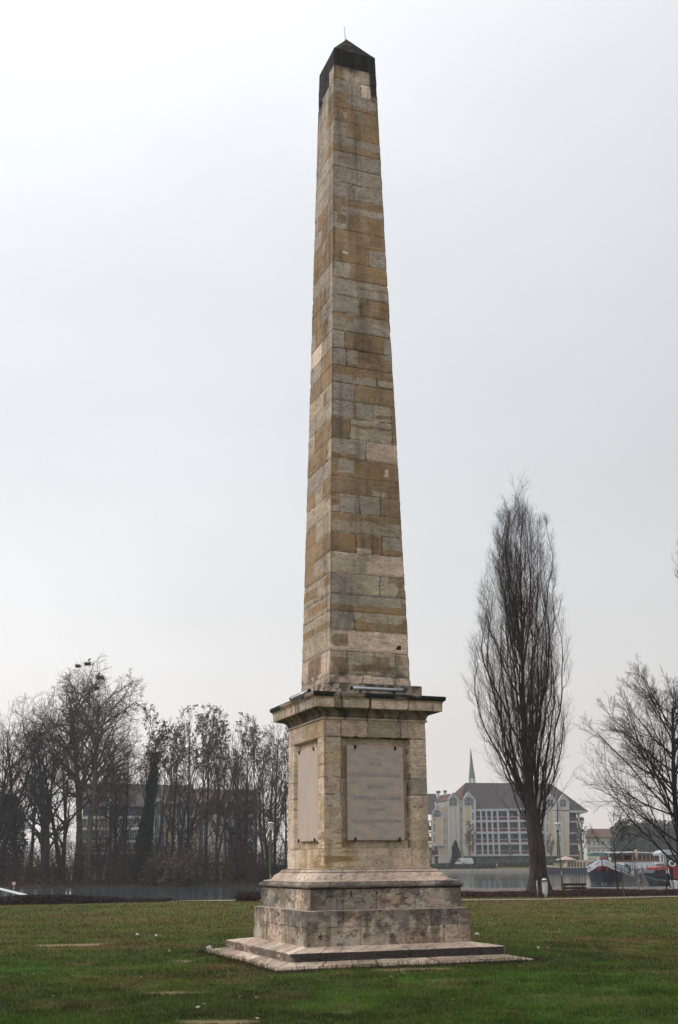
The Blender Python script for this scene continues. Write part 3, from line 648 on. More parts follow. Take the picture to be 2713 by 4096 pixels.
# short grass blades and leaf litter over the near lawn
def blades():
    rng = np.random.default_rng(5); n = 620000
    u = rng.random(n); y = 1/((1-u)/11.5+u/58); x = (rng.random(n)*2-1)*(y*.325+.8)
    q = P3(x, y, 0*x)
    c, pm = grass_col(np.stack([x, y, 0*x], -1))
    dx = x-.285; dy = y-22.24; cc, ss = math.cos(.366), math.sin(.366)
    dm = np.maximum(np.abs(dx*cc+dy*ss), np.abs(-dx*ss+dy*cc))
    yp = 55+.9*np.sin(x*.12+2.2)
    keep = (rng.random(n) > pm*1.05) & (dm > 2.30+.12*rng.random(n))
    x, y, c = x[keep], y[keep], c[keep]; n = len(x); z = gz(x, y)
    clump = fbm(P3(x*2.2, y*2.2, 0*x), 3, 320)
    dmk = dm[keep]; h = (.012+.034*rng.random(n)**1.5)*(.2+1.9*clump)*(1+(y-12)*.015)*(1+1.3*(dmk < 2.55)); wd = .0022*(y/11)*(.7+.6*rng.random(n)); a = rng.random(n)*2*PI
    lean = (rng.random((n, 2))-.5)*1.5*h[:, None]
    v0 = np.stack([x-np.cos(a)*wd, y-np.sin(a)*wd, z-.004], -1); v1 = np.stack([x+np.cos(a)*wd, y+np.sin(a)*wd, z-.004], -1)
    v2 = np.stack([x+lean[:, 0], y+lean[:, 1], z+h], -1)
    V = np.stack([v0, v1, v2], 1).reshape(-1, 3)
    t = rng.random(n)[:, None]
    mott = (.5*fbm(P3(x*3.1, y*3.1, 0*x), 4, 322)+.5*fbm(P3(x*1.1, y*1.1, 0*x), 4, 323))[:, None]
    c = c*(.62+.85*t**1.4)*np.clip(-.45+2.8*mott, .25, 2.0); dead = rng.random(n) < .12
    c[dead] = np.array((.17, .135, .07))*(.5+.8*t[dead])
    me = np_mesh('grass', V, np.arange(3*n).reshape(-1, 3), np.repeat(c, 3, 0))
    m, nt_, b = new_mat('grass blades'); b.inputs['Roughness'].default_value = .8; b.inputs['Specular IOR Level'].default_value = .15
    at = N(nt_, 'ShaderNodeVertexColor', layer_name='col'); nt_.links.new(at.outputs[0], b.inputs['Base Color'])
    tag(link('grass', me, m), kind='stuff')
blades()
def leaves(name, n, xr, yr, cols, s=(.03, .06), seed=3, zf=gz, lift=.012):
    rng = np.random.default_rng(seed); x = xr[0]+(xr[1]-xr[0])*rng.random(n); y = yr[0]+(yr[1]-yr[0])*rng.random(n); z = zf(x, y)+lift
    a = rng.random(n)*2*PI; r = s[0]+(s[1]-s[0])*rng.random(n); ti = (rng.random((n, 2))-.5)*.9
    P_ = []
    for k in range(4):
        t = a+k*PI/2; rr = r*(1 if k % 2 == 0 else .6)
        ox = np.cos(t)*rr; oy = np.sin(t)*rr
        P_.append(np.stack([x+ox, y+oy, z+ox*ti[:, 0]+oy*ti[:, 1]+.01], -1))
    V = np.stack(P_, 1).reshape(-1, 3); cols = np.array(cols); c = cols[rng.integers(0, len(cols), n)]*(.6+.7*rng.random((n, 1)))
    me = np_mesh(name, V, np.arange(4*n).reshape(-1, 4), np.repeat(c, 4, 0))
    m = bpy.data.materials.get('dry leaves')
    if m is None:
        m, nt_, b = new_mat('dry leaves'); b.inputs['Roughness'].default_value = .8
        at = N(nt_, 'ShaderNodeVertexColor', layer_name='col'); nt_.links.new(at.outputs[0], b.inputs['Base Color'])
    return link(name, me, m)
tag(leaves('leaf_litter', 1500, (-18, 20), (13, 56), [(.22, .13, .06), (.3, .2, .1), (.4, .33, .25), (.12, .07, .04)], (.012, .04)), kind='stuff')
# path
M['gravel'] = mat('pinkish gravel', (.36, .27, .22), .95, scale=9, var=.18, bump=.2)
def pathY(x): return 56.3 if x < -6 else 56.3-2.6*sstep(-6, 5.0, np.float64(x))+3.4*sstep(8, 19, np.float64(x))
pb = MB(); px_ = [-7.9+i*.6 for i in range(60)]; pb.v = []; 
for x_ in px_:
    yc = float(pathY(x_)); hw = .85*min(1, (x_+8.2)/2)
    for s_ in (-1, 1): pb.v.append((x_, yc+s_*hw-.3, float(gz(x_, yc+s_*hw-.3))+.028))
for i in range(len(px_)-1): pb.f.append((2*i, 2*i+2, 2*i+3, 2*i+1))
tag(pb.build('path', M['gravel']), kind='structure')
# water
m, nt_, b = new_mat('canal water'); b.inputs['Base Color'].default_value = (.075, .105, .115, 1); b.inputs['Roughness'].default_value = .06; b.inputs['IOR'].default_value = 1.33
tc = N(nt_, 'ShaderNodeTexCoord'); mp = N(nt_, 'ShaderNodeMapping'); mp.inputs['Scale'].default_value = (.35, 1.0, 1)
nt_.links.new(tc.outputs['Object'], mp.inputs[0])
n1 = N(nt_, 'ShaderNodeTexNoise', Scale=1.3, Detail=3.0); nt_.links.new(mp.outputs[0], n1.inputs['Vector'])
n2 = N(nt_, 'ShaderNodeTexNoise', Scale=.09, Detail=2.0); nt_.links.new(mp.outputs[0], n2.inputs['Vector'])
r2 = N(nt_, 'ShaderNodeMapRange'); r2.inputs['From Min'].default_value = .45; r2.inputs['From Max'].default_value = .62; r2.inputs['To Min'].default_value = .15; r2.inputs['To Max'].default_value = 1.0
nt_.links.new(n2.outputs['Fac'], r2.inputs['Value'])
bp_ = N(nt_, 'ShaderNodeBump', Distance=.035); nt_.links.new(n1.outputs['Fac'], bp_.inputs['Height']); nt_.links.new(r2.outputs[0], bp_.inputs['Strength']); nt_.links.new(bp_.outputs[0], b.inputs['Normal'])
M['water'] = m
wb = MB(); wb.add([(-400, 57, -1.1), (600, 57, -1.1), (600, 334, -1.1), (-400, 334, -1.1)], [(0, 1, 2, 3)]); tag(wb.build('water', m), kind='structure')
M['kerbstone'] = mat('quay stone', (.40, .36, .32), .9, scale=2, bump=.2)
qb = MB(); qb.box(8.1, 160, 329.3, 330.3, -3, -.40); tag(qb.build('far_quay', M['kerbstone']), kind='structure')
qb = MB(); qb.box(-3.2, 120, 112.6, 113.3, -3, -.74); tag(qb.build('near_quay', M['kerbstone']), kind='structure')

# ================================================================= hedges (leafy twigs over an undulating core)
M['twig'] = mat('thin dark twigs', (.085, .055, .042), .9, col2=(.022, .015, .016), scale=.35)
def hedge(name, pts, width, hfun, cols, label, dens=900, seed=1, lsz=(.02, .05), twigs=True):
    """low bushy hedge following pts; foliage is a cloud of small leaves on a rough core"""
    rng = np.random.default_rng(seed); root = empty(name, (pts[0][0], pts[0][1], float(gz(*pts[0][:2]))), 0, label, 'hedge')
    P0 = np.array(pts, float); seg = np.linalg.norm(np.diff(P0, axis=0), axis=1); L = seg.sum(); cs = np.concatenate([[0], np.cumsum(seg)])
    n = int(L*dens)
    t = rng.random(n)*L; cx = np.interp(t, cs, P0[:, 0]); cy = np.interp(t, cs, P0[:, 1])
    hh = hfun(cx)*(.75+.5*fbm(P3(cx*1.1, cy*1.1, 0*cx), 3, seed))
    th = rng.random(n)*PI; rr = .55+.5*rng.random(n)**.5
    oy = np.cos(th)*rr*width/2; oz = np.sin(th)*rr*hh
    g = gz(cx, cy+oy)
    c0 = np.stack([cx+rng.normal(0, .03, n), cy+oy, g+oz*1.0], -1)
    s = (lsz[0]+(lsz[1]-lsz[0])*rng.random(n))[:, None]
    a = rng.normal(size=(n, 3)); a /= np.linalg.norm(a, axis=1, keepdims=True); b = np.cross(a, rng.normal(size=(n, 3))); b /= np.linalg.norm(b, axis=1, keepdims=True)
    V = np.stack([c0-a*s, c0+b*s*.6, c0+a*s, c0-b*s*.6], 1).reshape(-1, 3)-np.array(root.location)
    cols = np.array(cols); c = cols[rng.integers(0, len(cols), n)]*(.5+.9*rng.random((n, 1)))
    me = np_mesh('foliage', V, np.arange(4*n).reshape(-1, 4), np.repeat(c, 4, 0))
    m = bpy.data.materials.get('hedge leaves')
    if m is None:
        m, nt_, bb = new_mat('hedge leaves'); bb.inputs['Roughness'].default_value = .7
        at = N(nt_, 'ShaderNodeVertexColor', layer_name='col'); nt_.links.new(at.outputs[0], bb.inputs['Base Color'])
    link('foliage', me, m, root)
    # woody core
    k = int(L/.35)+2; mb = MB()
    for i in range(k):
        t0 = L*i/(k-1); x = float(np.interp(t0, cs, P0[:, 0])); y = float(np.interp(t0, cs, P0[:, 1])); h = float(hfun(np.float64(x)))
        z = float(gz(x, y))
        for q in range(3):
            mb.tube([(x, y, z), (x+random.uniform(-.15, .15), y+random.uniform(-.3, .3)*width, z+h*.5), (x+random.uniform(-.3, .3), y+random.uniform(-.45, .45)*width, z+h*random.uniform(.7, 1.05))], [.014, .01, .004], 4, False)
    mb.build('stems', M['twig'], root, off=root.location)
    return root
RED = [(.075, .032, .03), (.10, .045, .038), (.045, .028, .03), (.13, .055, .04)]
hedge('low_hedge', [(-4.6, 58.6), (0, 59.2), (6, 60.4), (12, 61.5), (20, 63.6), (26, 65)], 1.5, lambda x: .31+.08*sstep(6, 18, x), RED, 'long low red brown hedge between the lawn and the water', dens=2200, seed=2)
hedge('low_hedge', [(-22, 52.5), (-15.3, 53.6), (-11, 55.2), (-8.4, 56.5)], 2.0, lambda x: .36-.24*sstep(-13.5, -8.6, x), [(.034, .02, .028), (.025, .015, .02), (.05, .028, .03)], 'dark purple low shrub bed along the left edge of the lawn', dens=2600, seed=3)
hedge('low_hedge', [(-5.0, 55.4), (-4.0, 55.4)], 1.1, lambda x: .42+0*x, [(.09, .03, .03), (.05, .02, .02)], 'small dark red bush peeping out left of the monument', dens=5000, seed=4)
GRN = [(.03, .05, .03), (.04, .06, .03), (.025, .04, .028)]
hedge('clipped_hedge', [(9, 339), (45, 339)], 2.5, lambda x: 1.0+0*x, GRN, 'dark green clipped hedge on the far bank in front of the white van', dens=260, seed=5, lsz=(.12, .3))
hedge('clipped_hedge', [(46, 341), (62, 341)], 2.0, lambda x: .95+0*x, GRN, 'short green hedge on the far bank right of the poplar trunk', dens=220, seed=6, lsz=(.12, .3))

# ================================================================= park furniture
M['greenpaint'] = mat('moss green painted steel', (.065, .085, .035), .6, var=.15, scale=10)
M['greyp'] = mat('galvanised steel', (.30, .31, .32), .5, metal=.5, var=.12)
m, nt_, b = new_mat('frosted lamp glass'); b.inputs['Base Color'].default_value = (.62, .64, .66, 1); b.inputs['Roughness'].default_value = .35; b.inputs['Transmission Weight'].default_value = .35
no = N(nt_, 'ShaderNodeTexNoise', Scale=12.0); bpn = N(nt_, 'ShaderNodeBump', Strength=.2, Distance=.01); nt_.links.new(no.outputs[0], bpn.inputs['Height']); nt_.links.new(bpn.outputs[0], b.inputs['Normal'])
M['frost'] = m
M['white'] = mat('white paint', (.72, .73, .73), .5, var=.08)
def lamp():
    r = empty('street_lamp', (0, 0, 0))
    p = MB(); p.lathe([(.0, .0), (.052, .0), (.05, .9), (.045, 1.0), (.038, 3.08), (.0, 3.08)], 14); p.build('post', M['greenpaint'], r, True)
    c = MB(); c.lathe([(.0, 3.07), (.05, 3.07), (.06, 3.13), (.045, 3.15), (.0, 3.15)], 14); c.build('collar', M['iron'], r, True)
    s = MB(); s.lathe([(.0, 3.13), (.065, 3.13), (.08, 3.16), (.105, 3.32), (.118, 3.42), (.122, 3.44), (.0, 3.44)], 18); s.build('lamp_shade', M['frost'], r, True)
    k = MB(); k.lathe([(.122, 3.435), (.16, 3.435), (.165, 3.45), (.13, 3.48), (.06, 3.50), (.0, 3.505)], 20); k.build('cap', M['white'], r, True)
    q = MB(); q.box(-.012, .012, -.056, -.048, 1.05, 1.22); q.build('sticker', M['white'], r)
    return r
l1 = lamp(); l1.location = (10.66, 56.3, -.01); l1.rotation_euler = (0, math.radians(-1.3), 0)
tag(l1, 'green park lamp post right of the poplar, next to the bench', 'street lamp', 'park lamps')
l2 = copy_tree(l1); q_ = P(1080, 3604, 52.5); l2.location = (q_.x, 52.5, 0); l2.rotation_euler = (0, 0, .6)
tag(l2, 'green park lamp post standing left behind the monument, before the dark trees', 'street lamp', 'park lamps')
# litter bin: post, ring, lid, clear bag
m, nt_, b = new_mat('clear plastic bag'); b.inputs['Base Color'].default_value = (.75, .77, .8, 1); b.inputs['Roughness'].default_value = .3; b.inputs['Alpha'].default_value = .8
no = N(nt_, 'ShaderNodeTexNoise', Scale=16.0, Detail=4.0); bpn = N(nt_, 'ShaderNodeBump', Strength=.8, Distance=.03); nt_.links.new(no.outputs[0], bpn.inputs['Height']); nt_.links.new(bpn.outputs[0], b.inputs['Normal'])
M['bag'] = m
r = empty('litter_bin', (9.31, 55.6, 0), 0, 'litter bin with a clear hanging bag on a grey post in front of the poplar', 'litter bin')
p = MB(); p.lathe([(.0, 0), (.035, 0), (.033, .80), (.0, .81)], 10); p.build('post', M['greyp'], r, True)
p = MB(); p.tube([(.36+.15*math.cos(a*PI/12), .15*math.sin(a*PI/12), .79) for a in range(25)], .03, 8, False); p.box(.02, .21, -.02, .02, .765, .80); p.box(.06, .50, -.16, .16, .765, .775); p.build('ring', M['rubber'], r)
p = MB(); p.lathe([(.0, .815), (.13, .815), (.12, .86), (.05, .90), (.0, .905)], 14, (.36, 0)); p.build('lid', M['white'], r, True)
bag = MB(); bag.lathe([(.145, .76), (.15, .7), (.135, .45), (.125, .25), (.09, .1), (.03, .05), (0, .05)], 16, (.36, 0)); bo = bag.build('bag', M['bag'], r, True)
M['trash'] = mat('mixed rubbish', (.30, .10, .06), .6, col2=(.05, .08, .14), scale=9)
p = MB(); p.ball((.35, -.0, .28), (.115, .105, .17), 12, 9); p.ball((.39, -.06, .38), (.06, .06, .05)); p.ball((.31, -.04, .18), (.07, .06, .09)); p.build('rubbish', M['trash'], bo, True)
# bench
M['darkwood'] = mat('dark stained timber', (.028, .022, .024), .7, stretch=(1, 8, 8), bump=.2)
bz = float(gz(13.2, 66)); bl = P(2345, 3530, 66); blx = P(2244, 3530, 66)
r = empty('park_bench', ((bl.x+blx.x)/2, 66, bz), math.radians(2), 'dark slatted park bench facing the water beside the right lamp post', 'bench')
W_ = (bl.x-blx.x)/2
p = MB(); p.box(-W_, W_, -.03, .01, .70, .83); p.box(-W_, W_, -.035, .005, .52, .63); p.build('backrest', M['darkwood'], r)
p = MB(); p.box(-W_, W_, .03, .16, .42, .46); p.box(-W_, W_, .18, .31, .42, .46); p.box(-W_, W_, .33, .46, .42, .46); p.build('seat', M['darkwood'], r)
for sx_ in (-.72, .72):
    p = MB(); p.prism([(0, 0), (.07, 0), (.07, .40), (0, .40)], 0, .45); p.box(0, .07, .0, .07, .40, .80); me = p.build('leg', M['darkwood'], r, off=(-sx_*W_+.03, 0, 0))
# round sign on the left bank and white gangway rail
s_ = P(57, 3534, 88)
r = empty('round_sign', (s_.x, 88, float(gz(s_.x, 88)) if False else -1.6), 0, 'small round red rimmed white sign on a thin post at the left water edge', 'sign')
p = MB(); p.lathe([(0, 0), (.04, 0), (.035, s_.z+1.6), (0, s_.z+1.6)], 8); p.build('post', M['greyp'], r, True)
def disc(mb, r0, y, cz, th=.02, n=24):
    pts = [(r0*math.cos(2*PI*k/n), cz+r0*math.sin(2*PI*k/n)) for k in range(n)]; mb.prism(pts, y-th, y)
M['red'] = mat('red paint', (.42, .03, .035), .5, var=.15)
zc_ = s_.z+1.6
p = MB(); disc(p, .17, -.04, zc_); p.build('rim', M['red'], r)
p = MB(); disc(p, .135, -.062, zc_, .006); pf = p.build('face', M['white'], r)
p = MB(); p.prism([(-.09, zc_-.075), (-.07, zc_-.095), (.09, zc_+.075), (.07, zc_+.095)], -.078, -.070); p.build('bar', M['red'], pf)
a_ = P(0, 3556, 84); b_ = P(118, 3585, 76)
r = empty('gangway_rail', tuple(a_), 0, 'white sloping rail running down to the water at the far left', 'rail')
p = MB(); A_ = Vector((0, 0, 0)); B_ = b_-a_; D_ = (A_-B_)
p.tube([D_*.9, B_], .085, 8); p.build('handrail', M['white'], r)
for k in (.1, .5, .9):
    p = MB(); c_ = B_*k; p.tube([c_, (c_.x, c_.y, -1.9-a_.z)], .03, 6); p.build('post', M['greyp'], r)
# litter on the grass and on the steps
def crumple(name, x, y, z, s, m, label, cat='litter', flat=.7):
    rng = random.Random(int(x*100)); mb = MB(); mb.ball((0, 0, s*flat), (s, s*.8, s*flat), 9, 7)
    mb.v = [(a*(1+rng.uniform(-.25, .25)), b*(1+rng.uniform(-.25, .25)), max(0, c*(1+rng.uniform(-.2, .2)))) for a, b, c in mb.v]
    o = mb.build(name, m); o.location = (x, y, z); return tag(o, label, cat)
M['paper'] = mat('crumpled white paper', (.66, .66, .66), .7, var=.1, scale=20); M['yellow'] = mat('yellow plastic', (.6, .42, .02), .5); M['orange'] = mat('orange wrapper', (.6, .18, .08), .5)
crumple('paper_scrap', -5.05, 28.96, .0, .045, M['paper'], 'white crumpled paper on the lawn, left one of the two scraps left of the monument')
crumple('paper_scrap', -4.53, 28.59, .0, .038, M['paper'], 'small white crumpled paper, the nearer to the monument of the two on the left lawn')
crumple('paper_scrap', 3.9, 23.6, .0, .03, M['paper'], 'small whitish scrap beside the orange wrapper on the right lawn')
crumple('wrapper', 4.07, 23.5, .0, .03, M['orange'], 'small orange wrapper lying on the lawn right of the step')
can = crumple('crushed_cup', -2.62, 23.2, .05, .06, M['paper'], 'white crushed cup on the left corner of the paving slab')
u_ = P(1910, 3758, 24.0); crumple('paper_scrap', u_.x, 24.0, .24, .05, M['paper'], 'white paper scrap on the right end of the stone step', flat=.5)
u_ = P(1848, 3643, 22.0); yo = crumple('wrapper', u_.x-.02, u_.y, .87, .03, M['yellow'], 'tiny yellow wrapper on the ledge at the right corner of the plinth')
# ================================================================= trees
def norm(v): return v/np.maximum(1e-9, np.linalg.norm(v, axis=-1, keepdims=True))
def grow(rng, S, D, L, r0, r1, n, wig, trop, jerk=.0):
    S = np.asarray(S, float); D = norm(np.asarray(D, float)); k = len(S)
    Pp = np.zeros((k, n, 3)); Pp[:, 0] = S; d = D.copy(); st = (np.asarray(L)/(n-1))[:, None]
    up = np.array((0, 0, 1.0))
    for i in range(1, n):
        d = norm(d+rng.normal(size=(k, 3))*wig+up*trop); Pp[:, i] = Pp[:, i-1]+d*st
    t = np.linspace(0, 1, n)[None, :]
    Rr = np.asarray(r0)[:, None]*(1-t)+np.asarray(r1)[:, None]*t
    return Pp, Rr
def kids(rng, Pp, Rr, k, t0, t1, a0, a1):
    m, n, _ = Pp.shape
    t = t0+(t1-t0)*((np.arange(k)[None, :]+rng.random((m, k)))/k); idx = t*(n-1); i = np.minimum(idx.astype(int), n-2); f = (idx-i)[..., None]
    rows = np.arange(m)[:, None]
    A = Pp[rows, i]; B = Pp[rows, i+1]; S = A*(1-f)+B*f; T = norm(B-A)
    ra = Rr[rows, i]*(1-f[..., 0])+Rr[rows, i+1]*f[..., 0]
    q = rng.normal(size=T.shape); q = norm(q-T*np.sum(q*T, -1, keepdims=True))
    ang = (a0+(a1-a0)*rng.random((m, k)))[..., None]
    D = T*np.cos(ang)+q*np.sin(ang)
    return S.reshape(-1, 3), D.reshape(-1, 3), ra.ravel(), t.ravel()
def tubes(groups):
    """groups: list of (P(k,n,3), R(k,n), sides) -> verts, quads"""
    VV, FF, base = [], [], 0
    for Pp, Rr, ns in groups:
        k, n, _ = Pp.shape
        if k == 0: continue
        T = np.zeros_like(Pp); T[:, 1:-1] = Pp[:, 2:]-Pp[:, :-2]; T[:, 0] = Pp[:, 1]-Pp[:, 0]; T[:, -1] = Pp[:, -1]-Pp[:, -2]; T = norm(T)
        ref = np.where(np.abs(T[:, :1, 2:3]) > .8, np.array((1.0, 0, 0)), np.array((0, 0, 1.0)))
        a = norm(np.cross(T, np.broadcast_to(ref, T.shape))); b = np.cross(T, a)
        th = np.arange(ns)*2*PI/ns
        V = Pp[:, :, None, :]+(a[:, :, None, :]*np.cos(th)[None, None, :, None]+b[:, :, None, :]*np.sin(th)[None, None, :, None])*Rr[:, :, None, None]
        idx = base+np.arange(k*n*ns).reshape(k, n, ns)
        p0 = idx[:, :-1]; p1 = idx[:, 1:]
        F_ = np.stack([p0, np.roll(p0, -1, 2), np.roll(p1, -1, 2), p1], -1).reshape(-1, 4)
        VV.append(V.reshape(-1, 3)); FF.append(F_); base += k*n*ns
    return np.concatenate(VV), np.concatenate(FF)
def fit(S, D, L, env):
    """shorten branches whose tip would leave the crown envelope env(z)->radius"""
    for _ in range(3):
        E_ = S+D*L[:, None]; r = np.hypot(E_[:, 0], E_[:, 1]); a = np.maximum(.05, env(E_[:, 2]))
        L = np.where(r > a, L*np.maximum(.45, a/np.maximum(r, 1e-6)), L)
    return L
def leafcards(rng, pts, n, sp, s, cols):
    i = rng.integers(0, len(pts), n); c0 = pts[i]+rng.normal(size=(n, 3))*sp
    a = norm(rng.normal(size=(n, 3))); b = norm(np.cross(a, rng.normal(size=(n, 3)))); ss = s*(.6+.8*rng.random((n, 1)))
    V = np.stack([c0-a*ss, c0+b*ss*.7, c0+a*ss, c0-b*ss*.7], 1).reshape(-1, 3)
    cols = np.array(cols); c = cols[rng.integers(0, len(cols), n)]*(.6+.8*rng.random((n, 1)))
    return V, np.arange(4*n).reshape(-1, 4), np.repeat(c, 4, 0)
M['leaf'] = bpy.data.materials['dry leaves']
M['bark_dark'] = mat('dark wet bark', (.034, .028, .027), .95, scale=5, var=.5, bump=.7, stretch=(1, 1, .25))
M['bark_pop'] = mat('furrowed poplar bark', (.075, .058, .052), .95, col2=(.02, .016, .016), scale=4, bump=1.0, stretch=(2.5, 2.5, .35), bscale=7)
M['bark_brown'] = mat('brown bark', (.085, .063, .05), .95, scale=5, var=.4, bump=.5, stretch=(1, 1, .25))
M['bark_plane'] = mat('mottled pale plane bark', (.17, .155, .105), .9, col2=(.06, .055, .04), scale=1.4, bump=.4)
M['bark_mid'] = mat('greyish bark', (.095, .082, .066), .95, scale=5, var=.4, stretch=(1, 1, .3))
def tree(name, seed, H, r, base_t, env, L1, L2, L3, L4, bark, twigm=None, wig=(.03, .10, .14, .18, .2), trop=(.0, .05, .04, .03, .02), fork=1, lean=0.0, n0=16, ang=((.6, 1.1), (.5, 1.0), (.5, 1.0), (.4, 1.0)), lf=(.45, .45, .5, .5), rmin=.010, leaves_=None, trunk_top=.12, flare=1.35, ivy=None, l1p=1.0, th=1.0, taper1=.45, limbf=.42, sides=(10, 6, 4, 3, 3)):
    """returns mesh pair (trunk, crown, leaves)"""
    rng = np.random.default_rng(seed)
    S = np.zeros((fork, 3)); 
    if fork > 1: S[:, 0] = (np.arange(fork)-(fork-1)/2)*r*.8; S[:, 1] = rng.normal(0, r*.4, fork)
    D = np.tile(np.array((lean, 0, 1.0)), (fork, 1))+rng.normal(size=(fork, 3))*(.0 if fork == 1 else .13)
    A, Ra = grow(rng, S, D, np.full(fork, H*th)*(1 if fork == 1 else rng.uniform(.8, 1.0, fork)), np.full(fork, r), np.full(fork, r*trunk_top), n0, wig[0], trop[0])
    if fork > 1: A[0, :, :] *= np.array((1, 1, 1))
    tt = np.linspace(0, 1, n0); Ra = Ra*(1+(flare-1)*np.exp(-tt*n0*1.6))[None]
    s1, d1, r1, t1 = kids(rng, A, Ra, L1, base_t, .97, *ang[0])
    l1 = H*lf[0]*(1-taper1*(t1-base_t)/(1-base_t))*l1p*rng.uniform(.75, 1.2, len(t1)); l1 = fit(s1, d1, l1, env)
    B, Rb = grow(rng, s1, d1, l1, np.minimum(r1*.62, r*limbf), np.full(len(l1), rmin*1.6), 9, wig[1], trop[1])
    s2, d2, r2, t2 = kids(rng, B, Rb, L2, .18, .97, *ang[1])
    l2 = np.repeat(l1, L2)*lf[1]*(1-.45*t2)*rng.uniform(.7, 1.3, len(t2)); l2 = fit(s2, d2, l2, env)
    c, Rc = grow(rng, s2, d2, l2, np.maximum(rmin*1.5, r2*.55), np.full(len(l2), rmin*1.1), 6, wig[2], trop[2])
    s3, d3, r3, t3 = kids(rng, c, Rc, L3, .15, .98, *ang[2])
    l3 = np.maximum(.25, np.repeat(l2, L3)*lf[2]*(1-.4*t3)*rng.uniform(.7, 1.3, len(t3)))
    d_, Rd = grow(rng, s3, d3, l3, np.maximum(rmin, r3*.5), np.full(len(l3), rmin*.8), 5, wig[3], trop[3])
    G = [(B, Rb, sides[1]), (c, Rc, sides[2]), (d_, Rd, sides[3])]
    tips = d_[:, -1]
    if L4:
        s4, d4, r4, t4 = kids(rng, d_, Rd, L4, .2, 1.0, *ang[3])
        l4 = np.maximum(.15, np.repeat(l3, L4)*lf[3]*rng.uniform(.6, 1.3, len(t4)))
        e_, Re = grow(rng, s4, d4, l4, np.maximum(rmin*.8, r4*.5), np.full(len(l4), rmin*.5), 3, wig[4], trop[4])
        G.append((e_, Re, sides[4])); tips = e_[:, -1]
    tv, tf = tubes([(A, Ra, sides[0])]); cv, cf = tubes(G)
    mt = np_mesh('trunk', tv, tf); mc = np_mesh('crown', cv, cf)
    mt.materials.append(bark); mc.materials.append(twigm or bark)
    mt.polygons.foreach_set('use_smooth', [True]*len(mt.polygons))
    ml = None
    if leaves_:
        n, sp, s, cols, zmin = leaves_
        tp = tips[tips[:, 2] > zmin*H]
        # hanging seed clusters gather on a share of the twigs
        pick = tp[rng.random(len(tp)) < .3] if len(tp) > 10 else tips
        V, F_, c_ = leafcards(rng, pick, n, sp, s, cols); ml = np_mesh('leaves', V, F_, c_); ml.materials.append(M['leaf'])
    mi = None
    if ivy:
        n, z0, z1, rad, s = ivy
        t = rng.random(n); z = z0+(z1-z0)*t; ti = np.clip(z/(H*th)*(n0-1), 0, n0-1.001); i = ti.astype(int); f = (ti-i)[:, None]
        cpt = A[0][i]*(1-f)+A[0][i+1]*f; rr_ = rad*(1-.55*t)*(.5+.8*fbm(P3(z*.6, t*0+seed, t*0), 3, seed))*(.4+.8*rng.random(n)); an = rng.random(n)*2*PI
        c0 = cpt+np.stack([np.cos(an)*rr_, np.sin(an)*rr_, 0*an], -1)
        a = norm(rng.normal(size=(n, 3))); b = norm(np.cross(a, rng.normal(size=(n, 3)))); ss = s*(.6+.8*rng.random((n, 1)))
        V = np.stack([c0-a*ss, c0+b*ss*.8, c0+a*ss, c0-b*ss*.8], 1).reshape(-1, 3)
        cc = np.array([(.012, .028, .012), (.02, .04, .018), (.008, .018, .01)])[rng.integers(0, 3, n)]
        mi = np_mesh('ivy', V, np.arange(4*n).reshape(-1, 4), np.repeat(cc, 4, 0)); mi.materials.append(M['leaf'])
    return mt, mc, ml, mi
def plant(name, T, loc, label, rz=0.0, s=1.0, group=None, sz=None):
    r = empty(name, loc, rz, label, 'tree', group); r.scale = (s, s, sz or s)
    for nm, me in zip(('trunk', 'crown', 'leaves', 'ivy'), T):
        if me is not None: link(nm, me, None, r)
    return r
def envl(H, pts):
    z = np.array([p[0] for p in pts])*H; v = np.array([p[1] for p in pts])
    return lambda q: np.interp(q, z, v)

